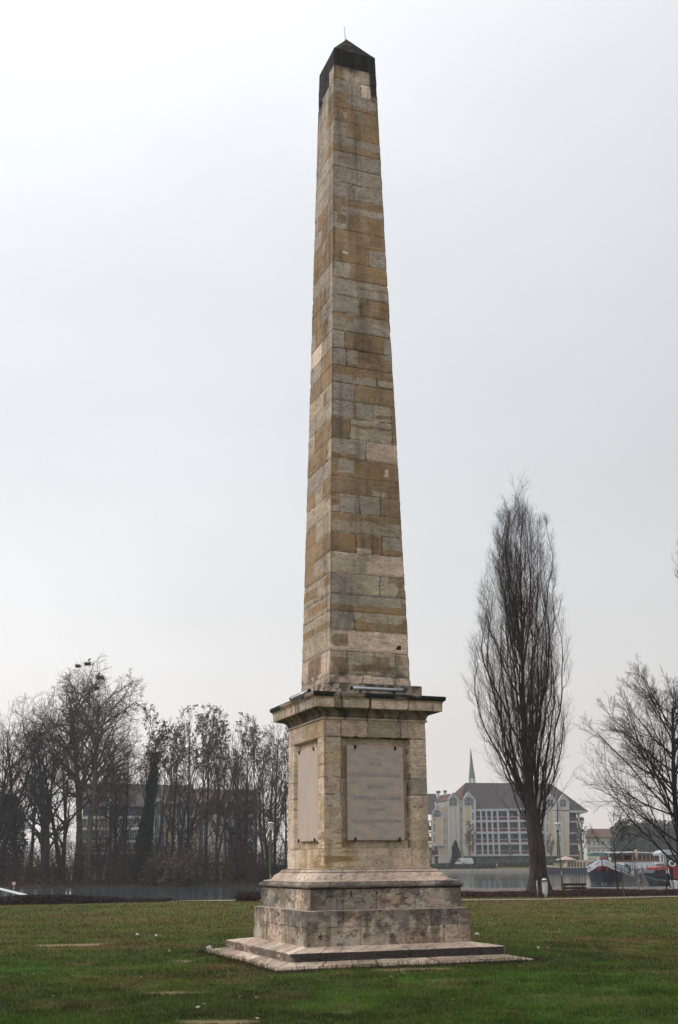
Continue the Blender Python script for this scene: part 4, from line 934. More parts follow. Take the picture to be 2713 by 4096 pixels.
# ---- the big Lombardy poplar (own generator: steep ascending limbs)
def poplar(seed, H, r, env, limbs, k2, k3, k4, rmin=.009, tc=(0, 0)):
    rng = np.random.default_rng(seed)
    n0 = 20; zz = np.linspace(0, H, n0)
    A = np.zeros((1, n0, 3)); A[0, :, 2] = zz; A[0, :, 0] = np.cumsum(rng.normal(0, .02, n0)); A[0, :, 1] = np.cumsum(rng.normal(0, .02, n0)); A[0, :2, :2] = 0
    ln = lambda z: np.interp(np.asarray(z)/H, [0, .08, .35, .85, 1], [0, 0, tc[0], 0, tc[1]])
    A[0, :, 0] += ln(zz)
    Ra = (r*np.interp(zz/H, [0, .03, .06, .14, .25, .5, .8, 1], [1.75, 1.15, 1.0, 1.0, .50, .25, .08, .02]))[None]
    t1 = np.sort(rng.uniform(.10, .66, limbs)); z1 = t1*H
    i = (t1*(n0-1)).astype(int); f = (t1*(n0-1)-i)[:, None]; s1 = A[0][i]*(1-f)+A[0][i+1]*f
    az = np.arange(limbs)*2.399+rng.normal(0, .3, limbs)
    # each limb: target radius and top height inside the envelope
    n1 = 14; B = np.zeros((limbs, n1, 3)); tt = np.linspace(0, 1, n1)
    q = rng.uniform(.30, .97, limbs)
    ztop = np.minimum(H*rng.uniform(.93, .99, limbs), z1+H*(.30+.30*rng.random(limbs)))
    for j in range(limbs):
        zj = z1[j]+(ztop[j]-z1[j])*tt
        zm = z1[j]+(ztop[j]-z1[j])*.45
        # radius grows quickly then follows the envelope
        g = np.minimum(1, (tt/.72)**.8)
        rad = g*q[j]*np.minimum(env(zj), env(np.full(n1, zm))*1.05)
        wob = np.cumsum(rng.normal(0, .085, (n1, 2)), 0)
        B[j, :, 0] = s1[j, 0]+(ln(zj)-ln(z1[j]))+np.cos(az[j])*rad+wob[:, 0]; B[j, :, 1] = s1[j, 1]+np.sin(az[j])*rad+wob[:, 1]; B[j, :, 2] = zj
        B[j, 0] = s1[j]
    rb = r*rng.uniform(.08, .20, limbs)*(1.15-t1)
    Rb = rb[:, None]*(1-tt[None, :])**.8+rmin*1.5
    s2, d2, r2, t2 = kids(rng, B, Rb, k2, .10, .98, .35, .75)
    l2 = rng.uniform(1.4, 3.8, len(t2))*(1-.45*t2); 
    out = np.stack([s2[:, 0]-A[0, 0, 0], s2[:, 1], 0*s2[:, 0]], -1); d2 = norm(d2+norm(out)*.25)
    off2 = np.stack([ln(s2[:, 2]), 0*s2[:, 0], 0*s2[:, 0]], -1); l2 = fit(s2-off2, norm(d2+np.array((0, 0, .9))), l2, env)
    c, Rc = grow(rng, s2, d2, l2, np.maximum(rmin*1.4, np.minimum(r2*.45, .032)), np.full(len(l2), rmin), 8, .17, .26)
    s3, d3, r3, t3 = kids(rng, c, Rc, k3, .1, .98, .35, .9)
    l3 = rng.uniform(.5, 1.5, len(t3))*(1-.4*t3); off3 = np.stack([ln(s3[:, 2]), 0*s3[:, 0], 0*s3[:, 0]], -1); l3 = fit(s3-off3, norm(d3+np.array((0, 0, .7))), l3, env)
    d_, Rd = grow(rng, s3, d3, l3, np.maximum(rmin*.9, np.minimum(r3*.6, .014)), np.full(len(l3), rmin*.7), 6, .22, .26)
    s4, d4, r4, t4 = kids(rng, d_, Rd, k4, .1, 1, .35, 1.0)
    l4 = rng.uniform(.2, .65, len(t4))
    e_, Re = grow(rng, s4, d4, l4, np.full(len(l4), rmin*.7), np.full(len(l4), rmin*.4), 4, .25, .22)
    tv, tf = tubes([(A, Ra, 20)])
    # furrowed, buttressed foot
    ang = np.arctan2(tv[:, 1], tv[:, 0]); lowf = sstep(H*.13, 0, tv[:, 2]); fr = 1+lowf*.13*np.sin(ang*5+1.3)+lowf*.05*np.sin(ang*11)
    tv[:, :2] *= fr[:, None]
    cv, cf = tubes([(B, Rb, 7), (c, Rc, 4), (d_, Rd, 3), (e_, Re, 3)])
    mt = np_mesh('trunk', tv, tf); mc = np_mesh('crown', cv, cf); mt.materials.append(M['bark_pop']); mc.materials.append(M['bark_pop'])
    mt.polygons.foreach_set('use_smooth', [True]*len(mt.polygons))
    return mt, mc, None, None
PH = P(2118, 1940, 62.0).z-.75
pe = envl(PH, [(0, 0), (.08, .3), (.13, .9), (.20, 2.2), (.30, 2.9), (.42, 2.95), (.55, 2.75), (.66, 2.4), (.76, 2.05), (.86, 1.7), (.94, 1.3), (1.0, .8)])
pb_ = P(2157, 3570, 62.0)
T_ = poplar(11, PH, .44, pe, 58, 13, 8, 5, rmin=.0042, tc=(-.4, .38))
plant('poplar_tree', T_, (pb_.x, 62.0, float(gz(pb_.x, 62))-.02), 'tall bare columnar poplar standing by the water right of the monument')
pe2 = envl(22, [(0, 0), (.1, .2), (.5, .4), (.7, .9), (.85, .8), (1, .15)])
T_ = poplar(12, 22, .34, pe2, 16, 9, 5, 3, rmin=.006)
q_ = P(2905, 3560, 64); plant('poplar_tree', T_, (q_.x, 64, -.3), 'second narrow poplar, only its left twigs showing at the right photo edge')

# ---- right hand maple-like tree
MH = 13.6
me_ = envl(MH, [(0, .3), (.10, 4.0), (.2, 6.6), (.45, 6.7), (.65, 6.1), (.82, 4.8), (1.0, 2.6)])
T_ = tree('maple', 21, MH, .24, .12, me_, 46, 13, 8, 4, M['bark_dark'], wig=(.03, .07, .11, .15, .2), trop=(.01, .03, .04, .04, .04), ang=((.5, 1.2), (.35, .8), (.4, .8), (.4, .8)), lf=(.60, .40, .42, .5), rmin=.0055, l1p=1.0, taper1=.35, limbf=.26, th=.84, trunk_top=.25)
q_ = P(2728, 3560, 70); plant('bare_tree', T_, (q_.x, 70, float(gz(q_.x, 70))), 'large spreading bare tree at the right edge, reaching over the red boat')
# ---- young tree with its stake
T_ = tree('young', 22, 3.3, .055, .52, lambda z: 2.3+0*z, 8, 6, 3, 2, M['bark_dark'], wig=(.03, .08, .12, .15, .2), trop=(.0, .06, .04, .03, .02), ang=((.6, 1.15), (.4, .8), (.4, .9), (.4, .9)), lf=(.62, .45, .45, .5), rmin=.007, n0=9)
q_ = P(2474, 3579, 58.5); plant('young_tree', T_, (q_.x, 58.5, float(gz(q_.x, 58.5))), 'young bare tree with open branches growing in front of the blue hulled barge')
u_ = P(2497, 3579, 58.2); v_ = P(2485, 3478, 58.2)
mb = MB(); mb.tube([(0, 0, 0), (v_.x-u_.x, .05, 1.27)], .035, 7); o = mb.build('tree_stake', M['bark_mid']); o.location = (u_.x, 58.2, float(gz(u_.x, 58.2))); tag(o, 'leaning wooden stake beside the young tree', 'stake')

# ---- the wood on the left island
def isl(px, Y=165.0): 
    q = P(px, 3500, Y); return (q.x, Y, float(gz(q.x, Y))-.05)
HP = 33.5
pe3 = envl(HP, [(0, .5), (.25, 3.5), (.38, 6.5), (.55, 8.6), (.75, 8.2), (.9, 6.0), (1.0, 2.5)])
PW = dict(wig=(.035, .16, .20, .22, .22), trop=(.01, .05, .04, .03, .02), ang=((.6, 1.2), (.6, 1.15), (.6, 1.1), (.5, 1.0)), lf=(.36, .46, .5, .5), rmin=.018, th=.80, trunk_top=.3, taper1=.25)
TP1 = tree('plane', 31, HP, .56, .36, pe3, 30, 11, 7, 4, M['bark_plane'], M['bark_mid'], **PW)
TP2 = tree('plane', 32, HP*.93, .50, .38, pe3, 26, 11, 7, 4, M['bark_plane'], M['bark_mid'], **PW)
plane1 = plant('plane_tree', TP1, isl(311, 166), 'tallest bare plane tree with nests, its pale trunk left of its twin')
plane2 = plant('plane_tree', TP2, isl(348, 163), 'bare plane tree with a mottled pale trunk, right of the tallest tree', rz=2.0)
ge = envl(24, [(0, .5), (.3, 2.0), (.55, 3.4), (.8, 3.8), (1, 2.4)])
we = envl(26, [(0, .5), (.25, 4.0), (.5, 6.6), (.75, 6.6), (1, 3.0)])
SL = dict(wig=(.02, .08, .12, .16, .2), trop=(.0, .10, .07, .05, .03), ang=((.35, .75), (.35, .8), (.4, .9), (.4, .9)), lf=(.34, .42, .48, .5), rmin=.0125, th=.88, taper1=.2, trunk_top=.16)
BR = [(.13, .08, .062), (.17, .105, .08), (.09, .06, .05)]
TS = [tree('slim', 41+i, 24, .19+.03*i, .22, ge, 16, 7, 5, 3, M['bark_dark'] if i % 2 else M['bark_brown'], leaves_=(1500, .12, .12, BR, .66) if i in (0, 1) else None, fork=2 if i == 2 else 1, twigm=M['bark_brown'], **SL) for i in range(4)]
TW = [tree('broad', 51+i, 26, .42, .20, we, 13, 8, 6, 3, M['bark_dark'], wig=(.04, .12, .16, .2, .2), trop=(.0, .06, .05, .03, .02), ang=((.45, .95), (.5, 1.0), (.5, 1.0), (.4, 1.0)), lf=(.40, .46, .5, .5), rmin=.014, fork=3 if i == 0 else 2, th=.85, taper1=.3) for i in range(2)]
TI = tree('ivyclad', 61, 22, .3, .45, ge, 16, 8, 5, 3, M['bark_dark'], leaves_=(1300, .15, .14, BR, .7), ivy=(20000, .3, 17, 1.05, .13), lean=.07, **SL)
def hgt(px, py, Y): return P(px, py, Y).z+.7
# (px of foot, Y, top py, template, rotation, label)
LW = [
 (182, 162, 2738, TW[0], .3, 'dark many stemmed bare tree leaning over the bank at the far left'),
 (60, 170, 2768, TW[1], 1.0, 'broad bare tree in the left corner of the wood, left of the leaning one'),
 (-25, 167, 2760, TW[0], 4.0, 'bare tree cut off by the left edge of the photo'),
 (120, 176, 2790, TS[3], .5, 'slim bare tree rising behind the many stemmed leaning tree'),
 (245, 178, 2830, TW[1], 2.2, 'broad bare tree behind and left of the tall plane trees'),
 (430, 172, 2985, TS[1], 1.1, 'slim tree just right of the twin plane trees'),
 (497, 168, 2960, TS[3], 2.4, 'slim pale stemmed tree between the plane trees and the ivy covered one'),
 (462, 180, 2950, TW[1], 3.3, 'broad bare tree behind the gap right of the plane trees'),
 (400, 186, 2975, TS[2], 3.1, 'low crowned slim tree behind the plane trunks'),
 (612, 166, 2925, TS[2], .2, 'twin stemmed slim tree just right of the ivy covered trunk'),
 (655, 171, 2900, TS[0], 1.7, 'slim brown budded tree, second right of the ivy covered trunk'),
 (688, 164, 2905, TS[3], 2.9, 'slim bare tree before the pale arched building, right of the pink panel'),
 (742, 168, 2858, TS[1], .9, 'brown budded tree left of the highest brown crown'),
 (790, 163, 2822, TS[0], 2.1, 'highest brown budded crown in the middle of the grove'),
 (826, 170, 2850, TS[1], 3.7, 'brown budded tree just right of the highest brown crown'),
 (862, 165, 2875, TS[2], 1.4, 'double stemmed dark tree in the middle of the grove'),
 (905, 172, 2872, TS[0], 5.0, 'brown topped tree, third from the lamp post side of the grove'),
 (945, 163, 2905, TS[3], .4, 'slim dark bare tree left of the lamp post grove end'),
 (985, 168, 2880, TS[1], 4.4, 'tree with a flat brown top left of the lamp post'),
 (1022, 174, 2885, TS[0], 3.0, 'slim brown tree right behind the grove end'),
 (1062, 164, 2892, TS[2], 2.6, 'twin stemmed bare tree directly behind the left lamp post'),
 (1098, 169, 2880, TS[3], 5.2, 'tall thin bare tree between the lamp post and the monument'),
 (1140, 166, 2930, TS[1], 1.9, 'brown tree touching the left edge of the monument'),
 (1185, 172, 2960, TS[0], 2.9, 'slim tree mostly hidden behind the monument'),
 (560, 178, 2990, TS[0], 2.0, 'slim brown tree behind the ivy covered trunk'),
 (720, 182, 2960, TW[1], 5.0, 'broad bare crown in the second row of the grove'),
 (965, 184, 2950, TW[0], 1.2, 'broad dark crown deep in the right half of the grove'),
 (1075, 186, 2960, TW[1], .1, 'broad bare crown deep behind the lamp post'),
]
for k, (px_, Y_, py_, T_, rz_, lab) in enumerate(LW):
    H0 = 26 if T_ in TW else 24
    s_ = hgt(px_, py_, Y_)/(H0*1.0)
    plant('bare_tree', T_, isl(px_, Y_), lab, rz_, s_*.97, 'trees of the left wood')
s_ = hgt(640, 2872, 164)/22
plant('ivy_tree', TI, isl(556, 164), 'slanting tree wrapped in dark green ivy left of the arched building', 0, s_)
# evergreen at the far left edge
def evergreen(px, Y, H, R_, label, cols, name='evergreen_tree', dens=9000, shape='round', ls=.16):
    rng = np.random.default_rng(int(px)+5); q = P(px, 3500, Y); r = empty(name, (q.x, Y, float(gz(q.x, Y))-.05), 0, label, 'tree')
    mb = MB(); mb.tube([(0, 0, 0), (.1, 0, H*.5), (0, .1, H*.92)], [H*.02+.06, H*.015+.03, .02], 8)
    for k in range(14):
        z = H*(.15+.055*k); a = k*2.4; rr_ = R_*.7*(1-k/16); mb.tube([(0, 0, z), (math.cos(a)*rr_, math.sin(a)*rr_, z+.3)], [.05, .012], 4, False)
    mb.build('trunk', M['bark_dark'], r)
    n = dens; t = rng.random(n)
    if shape == 'cone': z = H*(.04+.96*t); rm = R_*np.minimum(1, (1-t)**.55*1.0)*np.minimum(1, t*8+.5)
    else: z = H*(.1+.9*t); rm = R_*np.sqrt(np.maximum(.02, 1-((t-.45)/.56)**2))
    a = rng.random(n)*2*PI; lump = fbm(P3(np.cos(a)*2+9, np.sin(a)*2, z*.55), 3, int(px)+3); rr_ = rm*(.45+.95*lump)*rng.random(n)**.33
    c0 = np.stack([np.cos(a)*rr_, np.sin(a)*rr_, z], -1); av = norm(rng.normal(size=(n, 3))); bv = norm(np.cross(av, rng.normal(size=(n, 3)))); ss = ls*(.6+.8*rng.random((n, 1)))
    V = np.stack([c0-av*ss, c0+bv*ss*.7, c0+av*ss, c0-bv*ss*.7], 1).reshape(-1, 3); cc = np.array(cols)[rng.integers(0, len(cols), n)]*(.6+.8*rng.random((n, 1)))
    me = np_mesh('crown', V, np.arange(4*n).reshape(-1, 4), np.repeat(cc, 4, 0)); link('crown', me, M['leaf'], r); return r
DG = [(.012, .022, .014), (.02, .032, .018), (.008, .014, .01)]
evergreen(8, 172, 12.5, 3.6, 'rounded dark evergreen low at the left photo edge', DG, dens=9000, ls=.17)
# thicket of bushes, saplings and dead stems: uncountable undergrowth
def thicket():
    rng = np.random.default_rng(71); n = 1500
    x = rng.uniform(-62, 8, n); y = rng.uniform(158.5, 178, n); z = gz(x, y)
    S = np.stack([x, y, z-.1], -1); D = np.stack([rng.normal(0, .28, n), rng.normal(0, .2, n), np.ones(n)], -1)
    L = rng.uniform(1.5, 6.2, n)*(.6+.8*fbm(P3(x*.12, y*.2, 0*x), 3, 72))
    A, Ra = grow(rng, S, D, L, rng.uniform(.02, .055, n), np.full(n, .012), 7, .12, .06)
    s, d, r_, t = kids(rng, A, Ra, 8, .12, .98, .4, 1.0); l = np.repeat(L, 8)*.32*rng.uniform(.6, 1.3, len(t))
    B, Rb = grow(rng, s, d, l, np.full(len(l), .016), np.full(len(l), .009), 5, .2, .05)
    s, d, r_, t = kids(rng, B, Rb, 4, .15, 1, .4, 1.0); l = np.repeat(l, 4)*.45
    c, Rc = grow(rng, s, d, l, np.full(len(l), .010), np.full(len(l), .006), 3, .2, .03)
    V, F_ = tubes([(A, Ra, 3), (B, Rb, 3), (c, Rc, 3)])
    tag(link('undergrowth', np_mesh('undergrowth', V, F_), M['twig']), kind='stuff')
    pts = c[:, -1]; pts = pts[rng.random(len(pts)) < .25]
    V, F_, cc = leafcards(rng, pts, 22000, .25, .10, [(.04, .025, .022), (.03, .022, .022), (.06, .035, .025)])
    o = link('withered_leaves', np_mesh('withered_leaves', V, F_, cc), M['leaf']); tag(o, kind='stuff')
thicket()
tag(leaves('bank_leaf_litter', 26000, (-60, 8), (156.4, 166), [(.10, .055, .04), (.06, .035, .028), (.14, .085, .055)], (.05, .13), seed=9), kind='stuff')
# bush with pale withered leaves hanging over the water
def bush(name, px, Y, H, label, seed, cols, n=3000):
    rng = np.random.default_rng(seed); b = isl(px, Y)
    k = 26; S = rng.normal(0, .25, (k, 3)); S[:, 2] = 0; D = np.stack([rng.normal(0, .6, k), rng.normal(-.25, .4, k), np.ones(k)*.9], -1)
    A, Ra = grow(rng, S, D, rng.uniform(.5, 1, k)*H, np.full(k, .045), np.full(k, .015), 7, .12, -.02)
    s, d, r_, t = kids(rng, A, Ra, 9, .2, 1, .4, 1.0); B, Rb = grow(rng, s, d, np.full(len(t), H*.28), np.full(len(t), .018), np.full(len(t), .01), 5, .2, 0)
    r = empty(name, b, 0, label, 'bush')
    V, F_ = tubes([(A, Ra, 5)]); link('stems', np_mesh('stems', V, F_), M['bark_mid'], r)
    V, F_ = tubes([(B, Rb, 3)]); link('twigs', np_mesh('twigs', V, F_), M['bark_mid'], r)
    V, F_, cc = leafcards(rng, B[:, 2:].reshape(-1, 3), n, .15, .14, cols); link('leaves', np_mesh('leaves', V, F_, cc), M['leaf'], r)
bush('withered_bush', 690, 158.5, 5.0, 'bush with pale brown withered leaves hanging over the left water', 81, [(.13, .09, .07), (.09, .06, .045), (.17, .12, .095)], 2600)
bush('withered_bush', 640, 160, 3.6, 'lower withered bush just left of the pale brown one', 82, [(.10, .07, .055), (.07, .045, .04)], 2000)
# dead branches dipping in the water
def deadwood(px, Y, L, label, seed):
    rng = np.random.default_rng(seed); q = isl(px, Y); k = 7
    S = rng.normal(0, .2, (k, 3)); D = np.stack([rng.normal(0, 1, k), -np.ones(k)*.6, rng.normal(-.1, .25, k)], -1)
    A, Ra = grow(rng, S, D, rng.uniform(.5, 1, k)*L, np.full(k, .05), np.full(k, .02), 6, .14, 0); V, F_ = tubes([(A, Ra, 5)])
    o = link('fallen_branch', np_mesh('fallen_branch', V, F_), M['bark_plane']); o.location = (q[0], q[1], -.7); tag(o, label, 'fallen branch')
deadwood(690, 157, 3.2, 'pale dead branches dipping into the water under the withered bush', 5)
deadwood(165, 157, 3.0, 'dead branch dipping into the water below the leaning tree at the left', 6)
# nests and birds in the plane tree
M['nest'] = mat('nest twigs', (.03, .024, .02), .95); M['bird'] = mat('black plumage', (.012, .012, .014), .6)
def nest(px, py, Y, s, label):
    rng = np.random.default_rng(int(px)); q = P(px, py, Y); n = 260; a = rng.random(n)*2*PI; rr_ = s*(.45+.55*rng.random(n))
    S = np.stack([np.cos(a)*rr_, np.sin(a)*rr_, rng.uniform(-.5, .4, n)*s*.7], -1); D = np.stack([-np.sin(a), np.cos(a), rng.normal(0, .5, n)], -1)+rng.normal(0, .5, (n, 3))
    A, Ra = grow(rng, S, D, np.full(n, s*.9), np.full(n, .025), np.full(n, .012), 3, .2, 0); V, F_ = tubes([(A, Ra, 3)])
    o = link('nest', np_mesh('nest', V, F_), M['nest']); o.location = q; tag(o, label, 'nest')
nest(351, 2655, 166, .42, 'bird nest in the very top twigs, with a bird standing over it')
nest(401, 2711, 166, .60, 'largest nest, a bird sitting on it right of the tree top')
nest(387, 2752, 166, .34, 'lowest of the dark nests in the tall plane tree')
nest(313, 2664, 166, .34, 'small nest left of the topmost one')
def bird(px, py, Y, tilt, label):
    q = P(px, py, Y); r = empty('bird', q, 0, label, 'bird')
    mb = MB(); pts = [(-.10, 0, -.30), (-.08, 0, -.16), (-.02, 0, 0), (.05, 0, .16), (.09, 0, .26), (.13, 0, .31), (.17, 0, .325)]
    mb.tube([(x*math.cos(tilt)+z*math.sin(tilt), y, -x*math.sin(tilt)+z*math.cos(tilt)) for x, y, z in pts], [.02, .07, .125, .115, .06, .05, .02], 10); mb.build('body', M['bird'], r, True)
    for s_ in (-1, 1):
        l = MB(); l.tube([(0, .04*s_, -.1), (.01, .04*s_, -.34)], .012, 5); l.build('leg', M['bird'], r)
bird(357, 2640, 166, .35, 'black bird standing upright on the topmost nest'); bird(394, 2697, 166, .5, 'dark bird hunched on the largest nest')

# ---- small trees on the far bank, in front of the apartments
fe = envl(11, [(0, .5), (.3, 3.0), (.6, 4.2), (1, .8)])
TF = [tree('far', 91+i, 11, .28, .28, fe, 15, 8, 5, 3, M['bark_mid'], wig=(.03, .1, .14, .2, .2), trop=(.0, .08, .05, .04, .02), ang=((.4, .9), (.4, .9), (.4, .9), (.4, .9)), lf=(.42, .45, .5, .5), rmin=.022) for i in range(2)]
for px_, Y_, py_, i, lab in ((1881, 343, 3300, 0, 'bare tree on the far bank just right of the white van'), (2037, 343, 3372, 1, 'bare tree on the far bank half hidden left of the poplar trunk'), (2210, 344, 3345, 0, 'bare tree on the far bank right behind the poplar trunk'), (2333, 345, 3278, 1, 'large bare tree before the right end of the apartment block'), (1723, 344, 3380, 1, 'small bare tree on the far bank beside the monument edge')):
    q = P(px_, 3450, Y_); z0 = float(gz(q.x, Y_)); s_ = (P(px_, py_, Y_).z-z0)/11
    plant('bare_tree', TF[i], (q.x, Y_, z0), lab, px_*.1, s_, 'trees on the far bank')
evergreen(1827, 345, 7.4, 1.75, 'dark green cypress against the tall gable, left of the van', [(.018, .03, .022), (.025, .04, .028)], 'cypress_tree', 7000, 'cone', .22)
# hazy wooded slope beyond the boats
def farwood():
    rng = np.random.default_rng(99); V_, F_l, C_, b0 = [], [], [], 0
    n = 90000; px = rng.uniform(2330, 2960, n); Y = rng.uniform(430, 560, n)
    x = (px-1356.5)/4640*Y*1.04; top = 5+9*fbm(P3(x*.12, Y*.02, 0*x), 4, 98)+np.interp(px, [2330, 2440, 2520, 2700, 2960], [-2, 4.0, 4.5, 4.5, 4]); z = 1+top*rng.random(n)**.7
    c0 = np.stack([x, Y, z], -1); a = norm(rng.normal(size=(n, 3))); b = norm(np.cross(a, rng.normal(size=(n, 3)))); s = rng.uniform(.25, .7, n)[:, None]
    V = np.stack([c0-a*s, c0+b*s*.6, c0+a*s, c0-b*s*.6], 1).reshape(-1, 3); cols = np.array([(.075, .08, .07), (.10, .095, .085), (.055, .06, .058)]); c = cols[rng.integers(0, 3, n)]
    o = link('far_woodland', np_mesh('far_woodland', V, np.arange(4*n).reshape(-1, 4), np.repeat(c, 4, 0)), M['leaf']); tag(o, kind='stuff')
farwood()
# ================================================================= buildings
M['cream'] = mat('pale render', (.60, .58, .54), .9, var=.06, scale=.6)
M['yel'] = mat('ochre yellow render', (.60, .47, .30), .9, var=.07, scale=.5)
M['slate'] = mat('dark brown slates', (.095, .082, .082), .8, var=.2, scale=1.2, stretch=(1, 1, 3))
M['tile'] = mat('red brown tiles', (.17, .095, .072), .85, var=.2, scale=1.2, stretch=(1, 1, 3))
M['redpanel'] = mat('dark red balcony panel', (.13, .05, .05), .7, var=.2, scale=.7)
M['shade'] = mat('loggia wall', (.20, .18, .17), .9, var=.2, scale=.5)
M['copper'] = mat('verdigris lead', (.16, .20, .20), .7, var=.15)
M['frame'] = mat('white window frame', (.50, .51, .52), .6, var=.05)
m, nt_, b = new_mat('window glass'); b.inputs['Base Color'].default_value = (.10, .11, .12, 1); b.inputs['Roughness'].default_value = .12
no = N(nt_, 'ShaderNodeTexNoise', Scale=.8); r_ = N(nt_, 'ShaderNodeMapRange'); r_.inputs['To Min'].default_value = .05; r_.inputs['To Max'].default_value = .3
nt_.links.new(no.outputs[0], r_.inputs['Value']); nt_.links.new(r_.outputs[0], b.inputs['Roughness']); M['glass'] = m

class Facade:
    def __init__(s, root, Y): s.r = root; s.Y = Y; s.o = root.location
    def xz(s, px, py, dy=0): q = P(px, py, s.Y+dy); return (q.x, q.z)
    def poly(s, name, pts, y0, y1, m, parent=None, dz=0):
        mb = MB(); pp = [s.xz(*p) for p in pts]
        a = sum(pp[i][0]*pp[(i+1) % len(pp)][1]-pp[(i+1) % len(pp)][0]*pp[i][1] for i in range(len(pp)))
        if a < 0: pp = pp[::-1]
        mb.prism(pp, s.Y+y0, s.Y+y1); o = mb.build(name, m, parent or s.r, off=s.o); return o
    def rect(s, name, x0, x1, y0, y1, d0, d1, m, parent=None):
        a = s.xz(x0, y0); c = s.xz(x1, y1); mb = MB(); mb.box(a[0], c[0], s.Y+d0, s.Y+d1, c[1], a[1]); return mb.build(name, m, parent or s.r, off=s.o)
    def window(s, x0, x1, y0, y1, d, nx=1, ny=1, parent=None):
        a = s.xz(x0, y0); c = s.xz(x1, y1); X0, X1, Z0, Z1 = a[0], c[0], c[1], a[1]; t = .09
        f = MB(); f.box(X0, X0+t, d+s.Y, d+s.Y+.12, Z0, Z1); f.box(X1-t, X1, d+s.Y, d+s.Y+.12, Z0, Z1); f.box(X0+t, X1-t, d+s.Y, d+s.Y+.12, Z0, Z0+t); f.box(X0+t, X1-t, d+s.Y, d+s.Y+.12, Z1-t, Z1)
        for k in range(1, nx): xx = X0+(X1-X0)*k/nx; f.box(xx-t/2, xx+t/2, d+s.Y+.01, d+s.Y+.11, Z0+t, Z1-t)
        for k in range(1, ny): zz = Z0+(Z1-Z0)*k/ny; f.box(X0+t, X1-t, d+s.Y+.02, d+s.Y+.10, zz-t/2, zz+t/2)
        w_ = f.build('window', M['frame'], parent or s.r, off=s.o)
        g = MB(); g.box(X0+t*.5, X1-t*.5, d+s.Y+.05, d+s.Y+.08, Z0+t*.5, Z1-t*.5); g.build('pane', M['glass'], w_, off=s.o); return w_
    def arch(s, pts, mull, d):
        """pointed or round topped glazing with white bars"""
        g = s.poly('arched_window', pts, d+.05, d+.09, M['glass'])
        f = MB()
        pp = [s.xz(*p) for p in pts]
        for i in range(len(pp)):
            a, b_ = pp[i], pp[(i+1) % len(pp)]; f.tube([(a[0], s.Y+d, a[1]), (b_[0], s.Y+d, b_[1])], .07, 4)
        for (p0, p1) in mull:
            a, b_ = s.xz(*p0), s.xz(*p1); f.tube([(a[0], s.Y+d, a[1]), (b_[0], s.Y+d, b_[1])], .07, 4)
        f.build('glazing_bars', M['frame'], g, off=s.o)
FL = [3238, 3283, 3329, 3373, 3419]
gb = .58
q = P(2000, 3450, 350)
ab = empty('apartment_block', (q.x, 350, gb), 0, 'hazy cream and yellow apartment block with white gables across the water, right of the monument', 'building')
fa = Facade(ab, 350)
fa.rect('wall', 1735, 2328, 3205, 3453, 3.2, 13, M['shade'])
fa.poly('wall', [(1742, 3206), (1797, 3199), (1800, 3453), (1757, 3453)], .4, 3.1, M['cream'])
for k in range(5):
    y0 = 3228.5+43.4*k; fa.rect('render_band', 1757+k*.8, 1794+k*.8, y0, y0+18, .33, .39, M['yel']); 
fa.poly('wall', [(1837, 3200), (1854, 3199), (1856, 3440), (1840, 3440)], .4, 3.1, M['cream'])
for k in range(5):
    y0 = 3228.5+43.4*k; fa.rect('render_band', 1840+k*.4, 1852+k*.4, y0, y0+18, .33, .39, M['yel'])
def gable(x0, x1, ax, ay, sh, bot, style, w0=0):
    fa.poly('gable', [(x0, sh), (ax, ay), (x1, sh), (x1+1, bot), (x0+1.5, bot)], -.6, 3.15, M['cream'])
    # overhanging white verge
    mb = MB(); a, b_, c = fa.xz(x0-1.5, sh+2), fa.xz(ax, ay-1.5), fa.xz(x1+1.5, sh+2)
    for u, v in ((a, b_), (b_, c)):
        dx, dz = v[0]-u[0], v[1]-u[1]; l = math.hypot(dx, dz); nx, nz = -dz/l*.35, dx/l*.35
        mb.prism([(u[0], u[1]), (u[0]-nx, u[1]-nz), (v[0]-nx, v[1]-nz), (v[0], v[1])][::-1], 349.1, 353.3)
    mb.build('verge', M['frame'], ab, off=ab.location)
# gable 1 (left)
gable(1727, 1772, 1748, 3222, 3252, 3382, 0)
fa.arch([(1732, 3269), (1732, 3252), (1740, 3241), (1754, 3241), (1763, 3251), (1763, 3269)], [((1740, 3242), (1740, 3269)), ((1753, 3242), (1753, 3269)), ((1732, 3254), (1763, 3254))], -.72)
fa.rect('render_panel', 1741, 1766, 3270, 3379, -.68, -.62, M['yel'])
for y0, y1 in ((3271, 3283), (3295, 3327), (3338, 3370)): fa.window(1733, 1740.5, y0, y1, -.74, 1, 2)
fa.rect('canopy', 1728, 1777, 3380, 3384, -.8, 2, M['frame'])
for y0 in (3402,): fa.rect('balcony', 1729, 1776, y0, 3419, .5, .7, M['redpanel'])
fa.rect('floor_slab', 1729, 1776, 3419, 3424, .3, 3, M['cream'])
# gable 2 tall glass stair
gable(1790, 1837, 1812, 3172, 3199, 3452, 0)
fa.arch([(1797, 3224), (1797, 3200), (1812, 3184), (1828, 3200), (1828, 3224)], [((1812, 3184), (1812, 3224)), ((1797, 3207), (1828, 3207))], -.72)
fa.window(1798, 1806.5, 3228, 3405, -.74, 1, 8); fa.window(1819, 1829, 3228, 3405, -.74, 1, 8)
fa.rect('render_panel', 1808, 1817, 3226, 3400, -.68, -.62, M['yel'])
